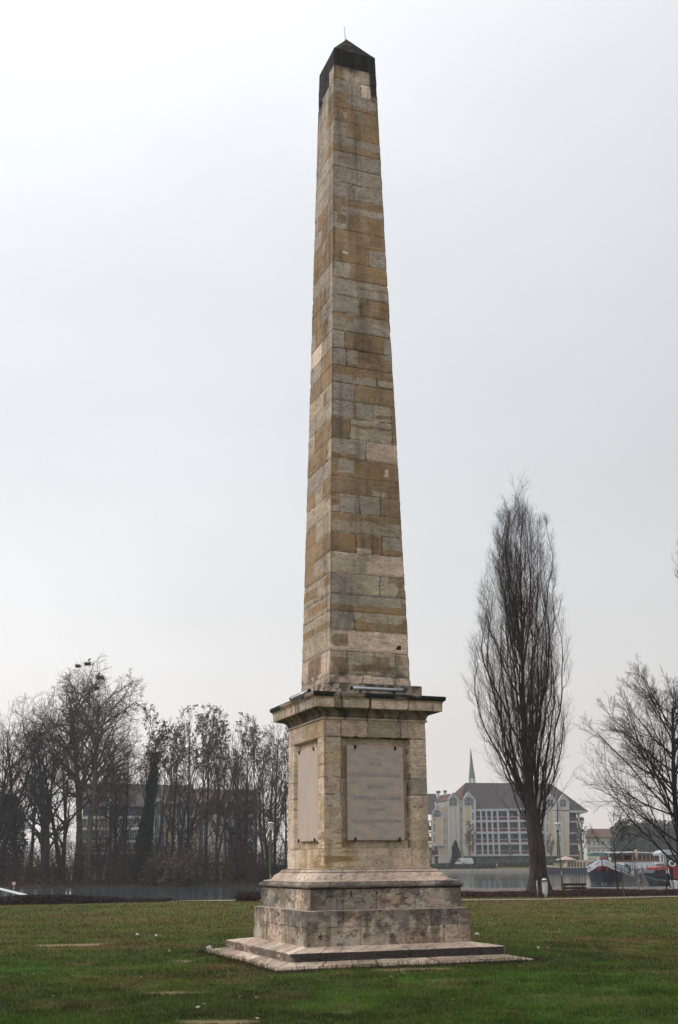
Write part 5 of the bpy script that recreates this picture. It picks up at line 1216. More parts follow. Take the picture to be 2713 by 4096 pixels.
# gable 3
gable(1851, 1903, 1874.5, 3167, 3199, 3425, 0)
AR = [(1858, 3223), (1858, 3200), (1866, 3189), (1884, 3189), (1893, 3200), (1893, 3223)]
fa.arch(AR, [((1866, 3190), (1866, 3223)), ((1883, 3190), (1883, 3223)), ((1858, 3207), (1893, 3207))], -.72)
fa.rect('render_panel', 1859, 1886, 3225, 3420, -.68, -.62, M['yel'])
for y0, y1 in ((3224, 3237), (3249, 3281), (3293, 3324), (3338, 3368), (3382, 3412)): fa.window(1887, 1896, y0, y1, -.74, 1, 2)
# gables 4 and 5 at the right end
def rg(x0, x1, ax, dx):
    gable(x0, x1, ax, 3178, 3205, 3425, 1)
    fa.arch([(x0+6, 3228), (x0+6, 3208), (x0+13, 3198), (x0+25, 3198), (x0+31, 3208), (x0+31, 3228)], [((x0+6, 3212), (x0+31, 3212)), ((x0+18, 3198), (x0+18, 3228))], -.72)
    fa.rect('render_panel', x0+12, x0+34, 3230, 3418, -.68, -.62, M['yel'])
    for y0, y1 in ((3229, 3241), (3251, 3283), (3295, 3326), (3338, 3368), (3382, 3412)): fa.window(x0+3, x0+10, y0, y1, -.74, 1, 2)
rg(2182, 2226, 2204, 0); rg(2232, 2276, 2250, 0)
# balconies between the gables and at the right end
cols_ = [1906, 1927, 1949, 1971, 1994, 2036, 2078, 2120, 2160, 2182]
for fi, y in enumerate(FL):
    fa.rect('floor_slab', 1905, 2183, y-2, y+4, -.2, 3.15, M['frame']); fa.rect('floor_slab', 2278, 2322, y+1, y+6, -.2, 3.15, M['frame'])
    if fi == 4: continue
    for a, b_ in zip(cols_[:-1], cols_[1:]):
        y2 = FL[fi+1]
        if fi < 4:
            fa.rect('balcony', a+1, b_-1, y2-14, y2-3, -.1, .0, M['redpanel']); fa.window(a+2, b_-2, y+6, y2-16, 3.0, 2, 1)
            fa.rect('handrail', a, b_, y2-16.5, y2-15, -.15, -.05, M['frame'])
    y2 = FL[fi+1]+3; fa.rect('balcony', 2279, 2318, y2-15, y2-3, -.1, 0, M['redpanel']); fa.window(2281, 2298, y+9, y2-17, 3.0, 1, 1); fa.rect('balcony', 2322, 2338, y2-16, y2-4, 0.5, 4, M['redpanel'])
for c_ in cols_[1:]: fa.rect('column', c_-.8, c_+.8, 3236, 3420, -.22, .3, M['frame'])
fa.rect('column', 2317, 2320, 3248, 3420, -.22, .3, M['frame'])
# left wing seen beside the monument
for k in range(4):
    y = 3283+43.5*k; fa.rect('floor_slab', 1690, 1728, y-1, y+5, -.2, 3, M['frame']); fa.rect('balcony', 1690, 1727, y+31-10, y+31+8, -.1, 0, M['redpanel']); fa.window(1700, 1722, y+7, y+20, 3.0, 2, 1)
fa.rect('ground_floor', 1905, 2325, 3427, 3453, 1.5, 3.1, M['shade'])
for k in range(9): fa.rect('garage_opening', 1912+k*44, 1940+k*44, 3431, 3453, 1.38, 1.45, M['glass'])
# roofs
def roofmesh(name, pts, m, parent, root):
    mb = MB(); vs = [P(a, b_, Y) for a, b_, Y in pts]; mb.add(vs, [tuple(range(len(vs)))])
    o = mb.build(name, m, parent, off=root.location); md = o.modifiers.new('thick', 'SOLIDIFY'); md.thickness = .25; return o
ro = roofmesh('roof', [(1826, 3238, 350.3), (2352, 3243, 349.0), (2203, 3134, 357), (1863, 3131, 357)], M['slate'], ab, ab)
roofmesh('hip', [(1812, 3178, 353), (1842, 3206, 350.2), (1826, 3238, 350.4), (1863, 3131, 357)], M['tile'], ro, ab)
roofmesh('back_slope', [(2352, 3243, 366), (1826, 3238, 366), (1863, 3131, 357), (2203, 3134, 357)], M['slate'], ro, ab)
roofmesh('end_slope', [(2352, 3243, 349.0), (2352, 3243, 366), (2203, 3134, 357)], M['slate'], ro, ab)
fa.poly('eaves', [(2274, 3243), (2354, 3242), (2346, 3251), (2274, 3251)], -.9, 12, M['frame'])
roofmesh('roof', [(1742, 3208, 350.2), (1797, 3200, 350.2), (1810, 3174, 355), (1762, 3181, 355)], M['tile'], ab, ab)
roofmesh('roof', [(1670, 3256, 349.6), (1760, 3256, 349.6), (1744, 3175, 356), (1670, 3175, 356)], M['slate'], ab, ab)
roofmesh('roof', [(1853, 3200, 350.3), (1842, 3199, 350.3), (1856, 3168, 356), (1874, 3166, 356)], M['tile'], ab, ab)
for k, (a, b_) in enumerate(((2283, 2296), (2286, 2299))): 
    y = 3213+k*17; roofmesh('skylight', [(a, y+13, 350.6-.1), (b_, y+13, 350.5), (b_-3, y, 351.6), (a-3, y, 351.6)], M['glass'], ro, ab)
for (a, b_, y0, y1, cw) in ((1752, 1765, 3168, 3200, 2), (1781, 1791, 3166, 3180, 1.5)):
    ch = fa.rect('chimney', a, b_, y0, y1+6, 4, 5.2, M['cream']); fa.rect('chimney_cap', a-cw, b_+cw, y0-8, y0, 3.8, 5.4, M['shade'], ch)
# church spire behind
s0 = P(1889, 3129, 470); r = empty('church_spire', (s0.x, 470, .6), 0, 'thin grey green church spire rising behind the apartment block roof', 'spire')
tip = P(1884, 2996, 470).z-.6; b0 = P(1889, 3106, 470).z-.6; b1 = s0.z-.6; rr_ = 1.3
mb = MB(); mb.lathe([(0, b0-.5), (rr_*1.12, b0-.5), (rr_, b0), (rr_*.62, b0+(tip-b0)*.35), (.35, b0+(tip-b0)*.8), (.10, tip), (0, tip+.3)], 8); mb.build('spire', M['copper'], r)
for k in range(8):
    a = k*PI/4+.39; mb = MB(); mb.tube([(rr_*math.cos(a), rr_*math.sin(a), b1-2), (rr_*math.cos(a)*.95, rr_*math.sin(a)*.95, b0-.4)], .16, 6); mb.build('column', M['copper'], r)
mb = MB(); mb.lathe([(3.4, 0), (3.4, b1-2), (2.6, b1-1.4), (0, b1-1.4)], 8); mb.build('tower', M['cream'], r)
# building behind the wood
q = P(640, 3450, 262); lb = empty('apartment_block', (q.x, 262, .3), 0, 'long dark roofed apartment block seen through the left wood, with arched bays', 'building'); fb = Facade(lb, 262)
M['bluegrey'] = mat('blue grey cladding', (.10, .11, .13), .6, var=.2, scale=.3)
fb.rect('wall', 330, 1010, 3212, 3460, 1, 14, M['bluegrey'])
fb.rect('wall', 660, 690, 3205, 3450, .5, .98, M['yel']); fb.rect('wall', 774, 800, 3230, 3450, .5, .98, M['yel']); fb.rect('wall', 840, 905, 3260, 3450, .5, .98, M['cream'])
for (a, b_) in ((625, 655), (712, 742), (800, 830), (915, 945), (440, 470)):
    c_ = (a+b_)/2; w_ = (b_-a)/2+8
    fb.poly('gable', [(c_-w_, 3215), (c_-w_*.7, 3199), (c_, 3190), (c_+w_*.7, 3199), (c_+w_, 3215), (c_+w_, 3455), (c_-w_, 3455)], -.3, .45, M['frame'])
    fb.arch([(a-3, 3450), (a-3, 3218), (c_-8, 3204), (c_+8, 3204), (b_+3, 3218), (b_+3, 3450)], [((c_, 3205), (c_, 3450))]+[((a, y), (b_, y)) for y in (3225, 3265, 3305, 3345, 3385)], -.42)
for y in (3265, 3310, 3362, 3408): fb.rect('floor_slab', 330, 1010, y, y+4, .2, .95, M['cream'])
for k in range(9):
    for y in (3275, 3320, 3370): fb.window(345+k*30, 365+k*30, y, y+26, .88, 2, 1)
rl = roofmesh('roof', [(318, 3224, 261.5), (765, 3226, 261.5), (765, 3141, 269), (318, 3133, 269)], M['slate'], lb, lb)
roofmesh('roof', [(765, 3226, 261.6), (1030, 3232, 261.6), (1030, 3162, 269), (765, 3154, 269)], M['tile'], lb, lb)
fb.rect('chimney', 676, 697, 3120, 3150, 6, 8, M['shade']); fb.rect('chimney', 784, 798, 3142, 3160, 6, 8, M['shade'])
# low house far right of the block
q = P(2400, 3440, 410); r = empty('low_house', (q.x, 410, .6), 0, 'low house with a long red brown roof beyond the boats', 'building'); fc = Facade(r, 410)
fc.rect('wall', 2345, 2445, 3345, 3450, 0, 10, M['cream']); roofmesh('roof', [(2340, 3348, 409), (2450, 3348, 409), (2438, 3315, 415), (2350, 3315, 415)], M['tile'], r, r)
for k in range(5): fc.window(2352+k*19, 2362+k*19, 3362, 3382, -.12, 2, 1); fc.window(2352+k*19, 2362+k*19, 3398, 3420, -.12, 2, 1)
fc.rect('cornice', 2343, 2447, 3386, 3390, -.5, -.02, M['frame'])
# ================================================================= van
M['vanw'] = mat('white van paint', (.70, .71, .73), .35, var=.04); M['logo_o'] = mat('orange livery', (.75, .26, .03), .5); M['logo_b'] = mat('navy lettering', (.03, .035, .12), .5)
a = P(1818, 3450, 343); b_ = P(1895, 3450, 343); L_ = b_.x-a.x
van = empty('delivery_van', (a.x, 343, .58), 0, 'white high roofed delivery van with an orange mark, parked behind the far hedge', 'van')
van.location.y = 342.5
pr = [(0.05, .35), (0, .75), (.12, 1.0), (.75, 1.25), (1.25, 2.0), (1.75, 2.32), (2.6, 2.40), (L_-.7, 2.38), (L_-.3, 2.2), (L_, 1.2), (L_, .35)]
mb = MB(); mb.prism(pr[::-1], 0, 1.95); me_o = mb.build('body', M['vanw'], van); bm = me_o.modifiers.new('round', 'BEVEL'); bm.width = .08; bm.segments = 2
mb = MB(); mb.prism([(.85, 1.25), (1.75, 1.25), (1.75, 1.95), (1.32, 1.95)][::-1], -.02, -.005); mb.build('side_window', M['glass'], van)
mb = MB(); mb.add([(.70, .12, 1.27), (.70, 1.83, 1.27), (1.20, 1.83, 1.98), (1.20, .12, 1.98)], [(0, 1, 2, 3)]); wso = mb.build('windscreen', M['glass'], van); wso.location.x = -.05
for x_ in (1.05, L_-1.2):
    for y_ in (-.02, 1.75):
        mb = MB(); disc(mb, .36, y_+.22, .36, .22, 20); wh = mb.build('wheel', M['rubber'], van); mb = MB(); disc(mb, .2, y_-.002, .36, .012, 14); wh.location.x = x_; mb.build('rim', M['greyp'], wh)
mb = MB(); mb.prism([(2.15, .75), (2.6, .75), (2.6, 1.45), (2.25, 1.45), (2.05, .95)], -.02, -.005); mb.build('livery_mark', M['logo_o'], van)
text_mesh('livery_lettering', 'GLS', .75, M['logo_b'], van, Matrix.Translation((3.3, -.012, 1.1)) @ Matrix.Rotation(PI/2, 4, 'X'), extrude=.006, sx=.8)
mb = MB(); disc(mb, .09, .3, .85, .3); hl = mb.build('headlight', M['frost'], van); hl.location.x = .15
# ================================================================= boats
M['navy'] = mat('black navy hull paint', (.014, .017, .030), .45, var=.2, scale=1.5); M['bwhite'] = mat('weathered white boat paint', (.72, .74, .78), .5, var=.08, scale=1.2)
M['maroon'] = mat('deep red boat paint', (.15, .016, .028), .45, var=.15, scale=2); M['brightred'] = mat('red boat paint', (.36, .025, .035), .4, var=.15, scale=2)
M['boot'] = mat('scummed waterline', (.16, .18, .15), .8, var=.3, scale=2); M['teak'] = mat('varnished brown timber', (.16, .075, .04), .5, stretch=(8, 8, 1), var=.3)
M['creamb'] = mat('cream boat paint', (.66, .57, .42), .5, var=.05, scale=1); M['rope'] = mat('green mooring rope', (.04, .12, .10), .8); M['deck'] = mat('grey deck paint', (.22, .22, .22), .8)
M['canvas'] = mat('beige canvas', (.55, .42, .34), .9, var=.08); M['blue'] = mat('blue tarpaulin', (.03, .12, .45), .6)
def hull_ribbon(name, zt, zb, hw, L_, m, parent, out=0.0, s0=0.0, s1=None, rake=.25):
    s1 = L_ if s1 is None else s1; n = 40; mb = MB()
    ss = [s0+(s1-s0)*(i/n)**1.6 for i in range(n+1)]
    for sd in (-1, 1):
        base = len(mb.v)
        for s in ss:
            for j in range(5):
                z = zb(s)+(zt(s)-zb(s))*j/4
                low = min(1, max(0, (z+1.1)/2.6)); f = .80+.20*low
                h = (hw(s)*(f if s < 6 else f+(1-f)*min(1, (s-6)/4)))+out
                if s == 0: h = .0 if out == 0 else .001
                x = s+(1-low)*rake*max(0, 1-s/3)-(out if s < .05 else 0)
                mb.v.append((x, sd*h, z))
        for i in range(n):
            for j in range(4):
                a = base+i*5+j; mb.f.append((a, a+5, a+6, a+1) if sd < 0 else (a, a+1, a+6, a+5))
    return mb.build(name, m, parent, True)
phi = math.radians(24); q = P(2408, 3445, 148)
bg1 = empty('barge', (q.x, 148, 0), PI/2-phi, 'black hulled barge with a white bow band lettered NIAGARA and a timber deck saloon', 'barge')
hw1 = lambda s: 2.5*min(1, s/1.6)**.45
sh1 = lambda s: float(np.interp(s, [0, .04, .3, .8, 1.6, 4, 7, 9, 14, 20, 38], [1.92, 1.86, 1.52, 1.25, 1.05, .80, .55, .40, .15, .05, .2]))
hull_ribbon('hull', lambda s: sh1(s)-.05, lambda s: -1.25, hw1, 38, M['navy'], bg1)
hull_ribbon('bulwark', sh1, lambda s: sh1(s)-.80+.014*s, hw1, 38, M['bwhite'], bg1, out=.03, s1=8.5)
hull_ribbon('stripe', lambda s: sh1(s)-.80+.014*s, lambda s: sh1(s)-.95+.014*s, hw1, 38, M['maroon'], bg1, out=.035, s1=8.5)
hull_ribbon('stripe', sh1, lambda s: sh1(s)-.42, hw1, 38, M['maroon'], bg1, out=.03, s0=8.52)
hull_ribbon('rubbing_strake', lambda s: sh1(s)+.05, lambda s: sh1(s)-.03, hw1, 38, M['navy'], bg1, out=.07)
hull_ribbon('waterline', lambda s: -.92, lambda s: -1.3, hw1, 38, M['boot'], bg1, out=.02)
mb = MB(); mb.tube([(-.05, 0, 1.97), (.0, 0, 1.1), (.10, 0, 0), (.22, 0, -1.2)], .06, 8); mb.build('stem', M['navy'], bg1)
mb = MB(); ds = [.05, .3, .8, 1.6, 4, 7, 10, 13, 20, 38]
for s in ds: mb.v += [(s, -hw1(s)*.98, sh1(s)-.5), (s, hw1(s)*.98, sh1(s)-.5)]
for i in range(len(ds)-1): mb.f.append((2*i, 2*i+2, 2*i+3, 2*i+1))
mb.add([(38, -2.5, -1.3), (38, 2.5, -1.3), (38, 2.5, .2), (38, -2.5, .2)], [(0, 1, 2, 3)])
mb.build('deck', M['deck'], bg1)
t0 = math.radians(46); ang_r = math.radians(-11)
T_ = Matrix.Translation((.78-.11, -1.86-.11, 1.28-.42)) @ Matrix.Rotation(-t0, 4, 'Z') @ Matrix.Rotation(-ang_r, 4, 'Y') @ Matrix.Rotation(PI/2, 4, 'X')
text_mesh('name_lettering', 'NIAGARA', .44, M['logo_b'], bg1, T_, extrude=.01, sx=.95)
T_ = Matrix.Translation((.78-.11, 1.86+.11, 1.28-.42)) @ Matrix.Rotation(PI+t0, 4, 'Z') @ Matrix.Rotation(ang_r, 4, 'Y') @ Matrix.Rotation(PI/2, 4, 'X')
text_mesh('name_lettering', 'NIAGARA', .34, M['logo_b'], bg1, T_, extrude=.01, sx=.8)
for sd in (-1, 1):   # painted scrolls beside the stem
    mb = MB(); pts = []
    for k in range(16):
        t = k/15; s = .01+.16*t; zz = sh1(s)-.42+.14*math.cos(t*7)*(1-t); pts.append((s-.05, sd*(hw1(s)+.06), zz))
    mb.tube(pts, .022, 5); mb.build('scroll', M['iron'], bg1)
for sd, s in ((-1, .9), (1, .55)):
    h = .38; s = -.1
    mb = MB(); mb.tube([(s+.05-.25*math.cos(k*PI/8)*.5, sd*(h+.10+.10*abs(math.cos(k*PI/8))), .62+.24*math.sin(k*PI/8)) for k in range(17)], .05, 8); mb.build('anchor_hawse', M['brightred'], bg1)
mb = MB(); mb.tube([(-.15, .25, 1.0), (-.15, .3, .55), (-.1, .55, .42)], .07, 7); mb.tube([(-.15, .1, .85), (-.12, .5, .72)], .06, 7); mb.build('anchor', M['brightred'], bg1)
mb = MB(); mb.tube([(.7, -.5, 2.0), (.7, .35, 2.0)], .11, 12); mb.build('windlass', M['brightred'], bg1, True)
mb = MB(); mb.box(.7, 1.2, -1.0, -.8, 1.4, 2.15); mb.box(.7, 1.2, .55, .75, 1.4, 2.2); mb.build('bollard', M['white'], bg1)
# deckhouse
mb = MB(); mb.box(10, 35, -1.9, 1.9, .0, 1.5); ho = mb.build('coaming', M['bwhite'], bg1)
mb = MB()
for k in range(4): disc_c = (13+k*5.0); mb2 = MB(); disc(mb2, .2, -1.91, .95, .02, 16); po = mb2.build('porthole', M['glass'], ho); po.location.x = disc_c
mb = MB(); mb.box(12, 34.5, -1.9, 1.9, 2.75, 2.92); mb.build('roof', M['bwhite'], bg1)
mb = MB(); mb.box(12.1, 34.3, -1.75, 1.75, 1.52, 1.75)
for k in range(13): x_ = 12.1+k*1.84; mb.box(x_, x_+.3, -1.75, -1.6, 1.75, 2.72); mb.box(x_, x_+.3, 1.6, 1.75, 1.75, 2.72)
for y_ in (-1.75, -.6, .5, 1.6): mb.box(12.1, 12.24, y_, y_+.14, 1.75, 2.72)
mb.box(12.1, 34.3, -1.74, -1.62, 2.55, 2.72); mb.build('saloon_frame', M['teak'], bg1)
mb = MB(); mb.box(12.3, 34.1, 1.50, 1.54, 1.75, 2.6); mb.build('saloon_glass', M['frost'], bg1)
mb = MB(); mb.box(20.2, 23.6, -1.4, 1.2, 1.72, 2.5); mb.build('wheelhouse_box', M['teak'], bg1)
# curtains
for k in range(6): mb = MB(); x_ = 13.0+k*3.68; mb.box(x_, x_+.9, -1.58, -1.55, 1.78, 2.54); mb.build('curtain', M['creamb'], bg1)
mb = MB(); mb.tube([(13.0, -2.15, .1), (13.0, -2.15, 3.25)], .03, 6); p_ = mb.build('mast', M['greyp'], bg1)
tag_o = MB(); tag_o.lathe([(.05, 1.95), (.17, 2.05), (.26, 2.5), (.22, 2.9), (.08, 3.2), (0, 3.25)], 12, (13.0, -2.15)); par = tag_o.build('closed_parasol', M['canvas'], None, True)
par.matrix_world = bg1.matrix_world.copy() if False else par.matrix_world
par.location = bg1.location; par.rotation_euler = bg1.rotation_euler; tag(par, 'closed beige parasol on the deck of the black barge', 'parasol')
for sd in (-1, 1):      # guard rails
    mb = MB(); pts = [(s, sd*(hw1(s)-.1), sh1(s)+.62) for s in (1.6, 4, 6, 8)]; mb.tube(pts, .022, 5)
    mb.build('guard_rail', M['iron'], bg1)
    for s in (2.4, 4, 6, 8): mb = MB(); mb.tube([(s, sd*(hw1(s)-.1), sh1(s)-.3), (s, sd*(hw1(s)-.1), sh1(s)+.62)], .02, 5); mb.build('stanchion', M['iron'], bg1)
mb = MB(); mb.tube([(3.2, -2.2, .9), (3.5, -2.45, 1.25), (4.2, -2.62, 1.0), (4.0, -2.66, .5), (3.9, -2.66, .1)], .12, 7); mb.tube([(3.7, -2.3, 1.2), (4.9, -2.6, .9), (4.8, -2.66, .35)], .15, 7); mb.build('rope_coil', M['rope'], bg1, True)
mb = MB()
for k in range(3): mb = MB(); mb.box(7.0+k*1.6, 7.08+k*1.6, -2.3, -2.22, .3, 2.0-k*.2); mb.build('boarding_post', M['iron'], bg1)
mb = MB(); mb.tube([(7.0, -2.27, 2.0), (10.3, -2.27, 1.5)], .03, 5); mb.build('boarding_rail', M['iron'], bg1)
mb = MB(); mb.ball((1.0, 1.4, 1.35), (.4, .3, .3), 8, 6); mb.build('tarpaulin', M['blue'], bg1)
for k in range(5): mb = MB(); mb.box(12+k*2.4, 12.8+k*2.4, -2.3, -1.95, .0, .75-.1*(k % 2)); mb.build('deck_locker', M['bwhite'] if k % 2 else M['deck'], bg1)
# mooring ropes to the quay
e0 = bg1.matrix_basis @ Vector((11, -2.55, .3))
for k in range(2):
    a = Vector(e0)+Vector((0, 0, -.1*k)); b2 = P(2668, 3521+k*5, 112.0); pts = [a.lerp(b2, t/8)+Vector((0, 0, -.25*math.sin(PI*t/8))) for t in range(9)]
    mb = MB(); mb.tube(pts, .02, 5); tag(mb.build('mooring_rope', M['rope']), ('upper' if k == 0 else 'lower')+' green mooring rope running from the black barge to the quay', 'rope', 'mooring ropes')
# --- cream cabin barge on the far side
q0, q1 = P(2150, 3480, 300), P(2500, 3480, 300); L_ = q1.x-q0.x
b2r = empty('houseboat', (q0.x, 300, 0), 0, 'blue hulled houseboat with a long cream cabin and brown windows, far behind the black barge', 'houseboat')
fd = Facade(b2r, 300)
fd.poly('hull', [(2150, 3466), (2180, 3470), (2265, 3473), (2356, 3470), (2500, 3466), (2500, 3496), (2160, 3496)], -2, 2.2, mat('faded blue black hull', (.035, .045, .075), .5))
fd.poly('bulwark', [(2148, 3459), (2200, 3461), (2262, 3466), (2262, 3472), (2150, 3467)], -2.05, 2.25, M['creamb'])
fd.poly('cabin', [(2258, 3473), (2268, 3444), (2275, 3440), (2500, 3439), (2500, 3471), (2356, 3471), (2262, 3474)], -1.5, 1.5, M['creamb'])
for x_ in (2272.8, 2284.6, 2296.4, 2308.2, 2320, 2332.5): fd.poly('window', [(x_-3, 3468), (x_-3, 3449), (x_-1.5, 3446.5), (x_+2, 3446.5), (x_+3.6, 3449), (x_+3.6, 3468)], -1.56, -1.51, M['teak'])
fd.rect('hatch', 2436, 2452, 3424, 3440, -1, 1, M['creamb']); fd.rect('locker', 2352, 2357, 3447, 3460, -1.9, -1.6, M['brightred'])
fd.rect('stripe', 2190, 2248, 3480, 3481.5, -2.04, -2.01, M['maroon'])
for k in range(7): fd.rect('stanchion', 2190+k*9, 2190.8+k*9, 3472, 3481, -2.04, -2.01, M['greyp'])
s_ = P(2264, 3440, 299); mb = MB(); zt_ = P(2264, 3424, 299).z; w_ = 2.75
mb.lathe([(w_, s_.z), (w_*.98, s_.z+.06), (w_*.5, s_.z+(zt_-s_.z)*.62), (0, zt_)], 12, (s_.x, 299)); mb.tube([(s_.x, 299, .2), (s_.x, 299, zt_)], .05, 6)
o = mb.build('parasol', M['canvas'], off=(s_.x, 299, .2)); o.location = (s_.x, 299, .2); tag(o, 'wide open beige parasol over the stern of the houseboat', 'parasol')
# green and white tour boat behind
g0 = P(2350, 3440, 318); tb = empty('tour_boat', (g0.x, 318, 0), 0, 'boat with a green and white canopy behind the black barge bow', 'boat'); fe_ = Facade(tb, 318)
fe_.poly('canopy', [(2352, 3417), (2366, 3409), (2425, 3408), (2432, 3414), (2430, 3424), (2352, 3424)], -1.5, 1.5, mat('green canopy', (.10, .22, .17), .7, var=.3, scale=.5))
fe_.rect('roof', 2366, 2426, 3407, 3411, -1.7, 1.7, M['bwhite']); fe_.rect('screen', 2366, 2378, 3424, 3440, -1.4, -1.3, M['creamb']); fe_.rect('screen', 2395, 2420, 3424, 3440, -1.4, -1.3, M['copper']); fe_.poly('bow', [(2424, 3438), (2422, 3418), (2430, 3408), (2437, 3412), (2434, 3438)], -1.6, 1.6, M['bwhite'])
fe_.poly('hull', [(2350, 3438), (2440, 3438), (2436, 3486), (2356, 3486)], -1.8, 1.8, M['boot'])
# --- red boat at the right edge
Yr = 136; r0 = P(2650, 3480, Yr); rb = empty('red_boat', (r0.x, Yr, 0), 0, 'red and black boat with a pale roofed wheelhouse, cut off by the right edge', 'boat'); fr = Facade(rb, Yr)
fr.poly('hull', [(2614, 3492), (2622, 3480), (2690, 3470), (2850, 3462), (2850, 3545), (2640, 3545)], 0, 4.5, M['navy'])
fr.poly('bulwark', [(2624, 3471), (2676, 3463), (2850, 3456), (2850, 3466), (2684, 3474), (2632, 3482), (2626, 3480)], -.06, 4.5, M['brightred'])
fr.poly('stripe', [(2622, 3500), (2690, 3494), (2850, 3490), (2850, 3492), (2690, 3497), (2622, 3503)], -.05, 0.0, M['maroon'])
fr.poly('deckhouse', [(2676, 3464), (2682, 3459), (2850, 3456), (2850, 3515), (2692, 3515), (2690, 3470)], -.6, -.1, M['brightred'])
fr.rect('window', 2700, 2735, 3478, 3494, -.66, -.6, M['glass']); fr.rect('window', 2700, 2735, 3499, 3512, -.66, -.6, M['glass'])
fr.rect('wheelhouse_glass', 2667, 2790, 3416, 3461, .4, 3, M['glass'])
fr.poly('roof', [(2640, 3413), (2655, 3402), (2672, 3399), (2688, 3400), (2692, 3406), (2692, 3417), (2645, 3422)], .1, 3.4, mat('pale blue roof paint', (.50, .56, .60), .6))
fr.rect('roof_edge', 2690, 2800, 3413, 3416.5, 0, 3.4, M['bwhite'])
for x_ in (2643, 2657, 2664): fr.rect('post', x_, x_+2.6, 3420, 3462, .15, .4, M['bwhite'])
fr.rect('door', 2659, 2669, 3421, 3461, .42, .6, M['greyp'])
fr.rect('seat_locker', 2627, 2660, 3448, 3455, .1, .9, M['bwhite']); fr.rect('grille', 2629, 2659, 3456, 3464, .2, .8, M['deck'])
mb = MB(); zb_ = P(2686, 3452, Yr-.3); mb.tube([(zb_.x+.35*math.cos(k*PI/10), Yr-.7, zb_.z-.05+.3*math.sin(k*PI/10)) for k in range(21)], .08, 7); mb.build('lifebuoy', M['bwhite'], rb, off=rb.location)
mb = MB(); aa, bb_ = P(2694, 3398, Yr), P(2695, 3445, Yr); mb.tube([(aa.x, Yr-.1, aa.z), (bb_.x, Yr-.1, bb_.z)], [.02, .05], 6); mb.build('mast', M['greyp'], rb, off=rb.location)
tq = P(2651, 3472.5, Yr-.1); dz_ = P(2670, 3469, Yr).z-P(2632, 3476, Yr).z; dx_ = P(2670, 3469, Yr).x-P(2632, 3476, Yr).x
text_mesh('name_lettering', 'DEMOU INEX', .30, M['canvas'], rb, Matrix.Translation(Vector((tq.x, Yr-.075, tq.z))-rb.location) @ Matrix.Rotation(-math.atan2(dz_, dx_), 4, 'Y') @ Matrix.Rotation(PI/2, 4, 'X'), extrude=.008, sx=.68)
# quay side things
c0 = P(2692, 3540, 105); mb = MB(); mb.box(-.16, .14, -.2, .2, 0, .72); o = mb.build('mooring_block', mat('concrete', (.30, .29, .27), .9, bump=.3)); o.location = (c0.x, 105, -.8); bv = o.modifiers.new('b', 'BEVEL'); bv.width = .03; tag(o, 'grey concrete mooring block behind the walking person in dark coat', 'mooring block')
c0 = P(2712, 3540, 105); r = empty('service_box', (c0.x, 105, -.8), 0, 'white rounded service box with a dark round emblem at the right edge', 'box')
mb = MB(); mb.prism([(-.36, 0), (.36, 0), (.36, .68), (.28, .76), (-.28, .76), (-.36, .68)], -.25, .25); mb.build('casing', M['white'], r)
mb = MB(); disc(mb, .12, -.252, .34, .02, 16); mb.build('emblem', M['maroon'], r)
mb = MB(); mb.tube([(0, 0, 0), (-.12, 0, 1.1), (-.17, 0, 1.75)], [.05, .05, .04], 8); o = mb.build('white_pole', M['bwhite']); c0 = P(2687, 3540, 107); o.location = (c0.x, 107, -.8+.0); tag(o, 'leaning white pole right behind the person in dark coat', 'pole')
# ducks
def duck(px, py, face, label):
    q = P(px, py, 97); Yd = 97*(-1.1-1.65)/(q.z-1.65); q = P(px, py, Yd); r = empty('duck', (q.x, Yd, -1.1), 0, label, 'duck')
    mb = MB(); mb.tube([(-.22*face, 0, .10), (-.12*face, 0, .07), (.0, 0, .08), (.12*face, 0, .09), (.16*face, 0, .16), (.18*face, 0, .24), (.22*face, 0, .27), (.27*face, 0, .26)], [.015, .07, .10, .08, .04, .035, .045, .02], 8); mb.build('body', M['bird'], r, True)
    mb = MB(); mb.tube([(.25*face, 0, .262), (.32*face, 0, .255)], [.018, .01], 6); mb.build('beak', M['yellow'], r)
duck(941, 3591, 1, 'dark duck on the water closest to the monument'); duck(650, 3601, -1, 'dark duck on the water by the end of the shrub bed'); duck(1836, 3552, 1, 'dark duck on the bright water right of the monument')
# ================================================================= people
M['skin'] = mat('skin', (.50, .30, .22), .6, var=.08); M['hair'] = mat('dark hair', (.02, .016, .014), .6)
def fuse(name, chains, balls, m, parent, vox=.02):
    mb = MB()
    for pts, rad in chains:
        mb.tube(pts, rad, 10)
        for p_, r_ in ((pts[0], rad[0]), (pts[-1], rad[-1])): mb.ball(p_, r_, 8, 6)
    for c_, r_ in balls: mb.ball(c_, r_, 12, 8)
    o = mb.build(name, m); md = o.modifiers.new('r', 'REMESH'); md.mode = 'VOXEL'; md.voxel_size = vox
    s_ = o.modifiers.new('s', 'SMOOTH'); s_.iterations = 3; s_.factor = .5
    bpy.context.view_layer.update(); me = bpy.data.meshes.new_from_object(o.evaluated_get(bpy.context.evaluated_depsgraph_get())); me.name = name
    bpy.data.objects.remove(o); me.polygons.foreach_set('use_smooth', [True]*len(me.polygons))
    return link(name, me, m, parent)
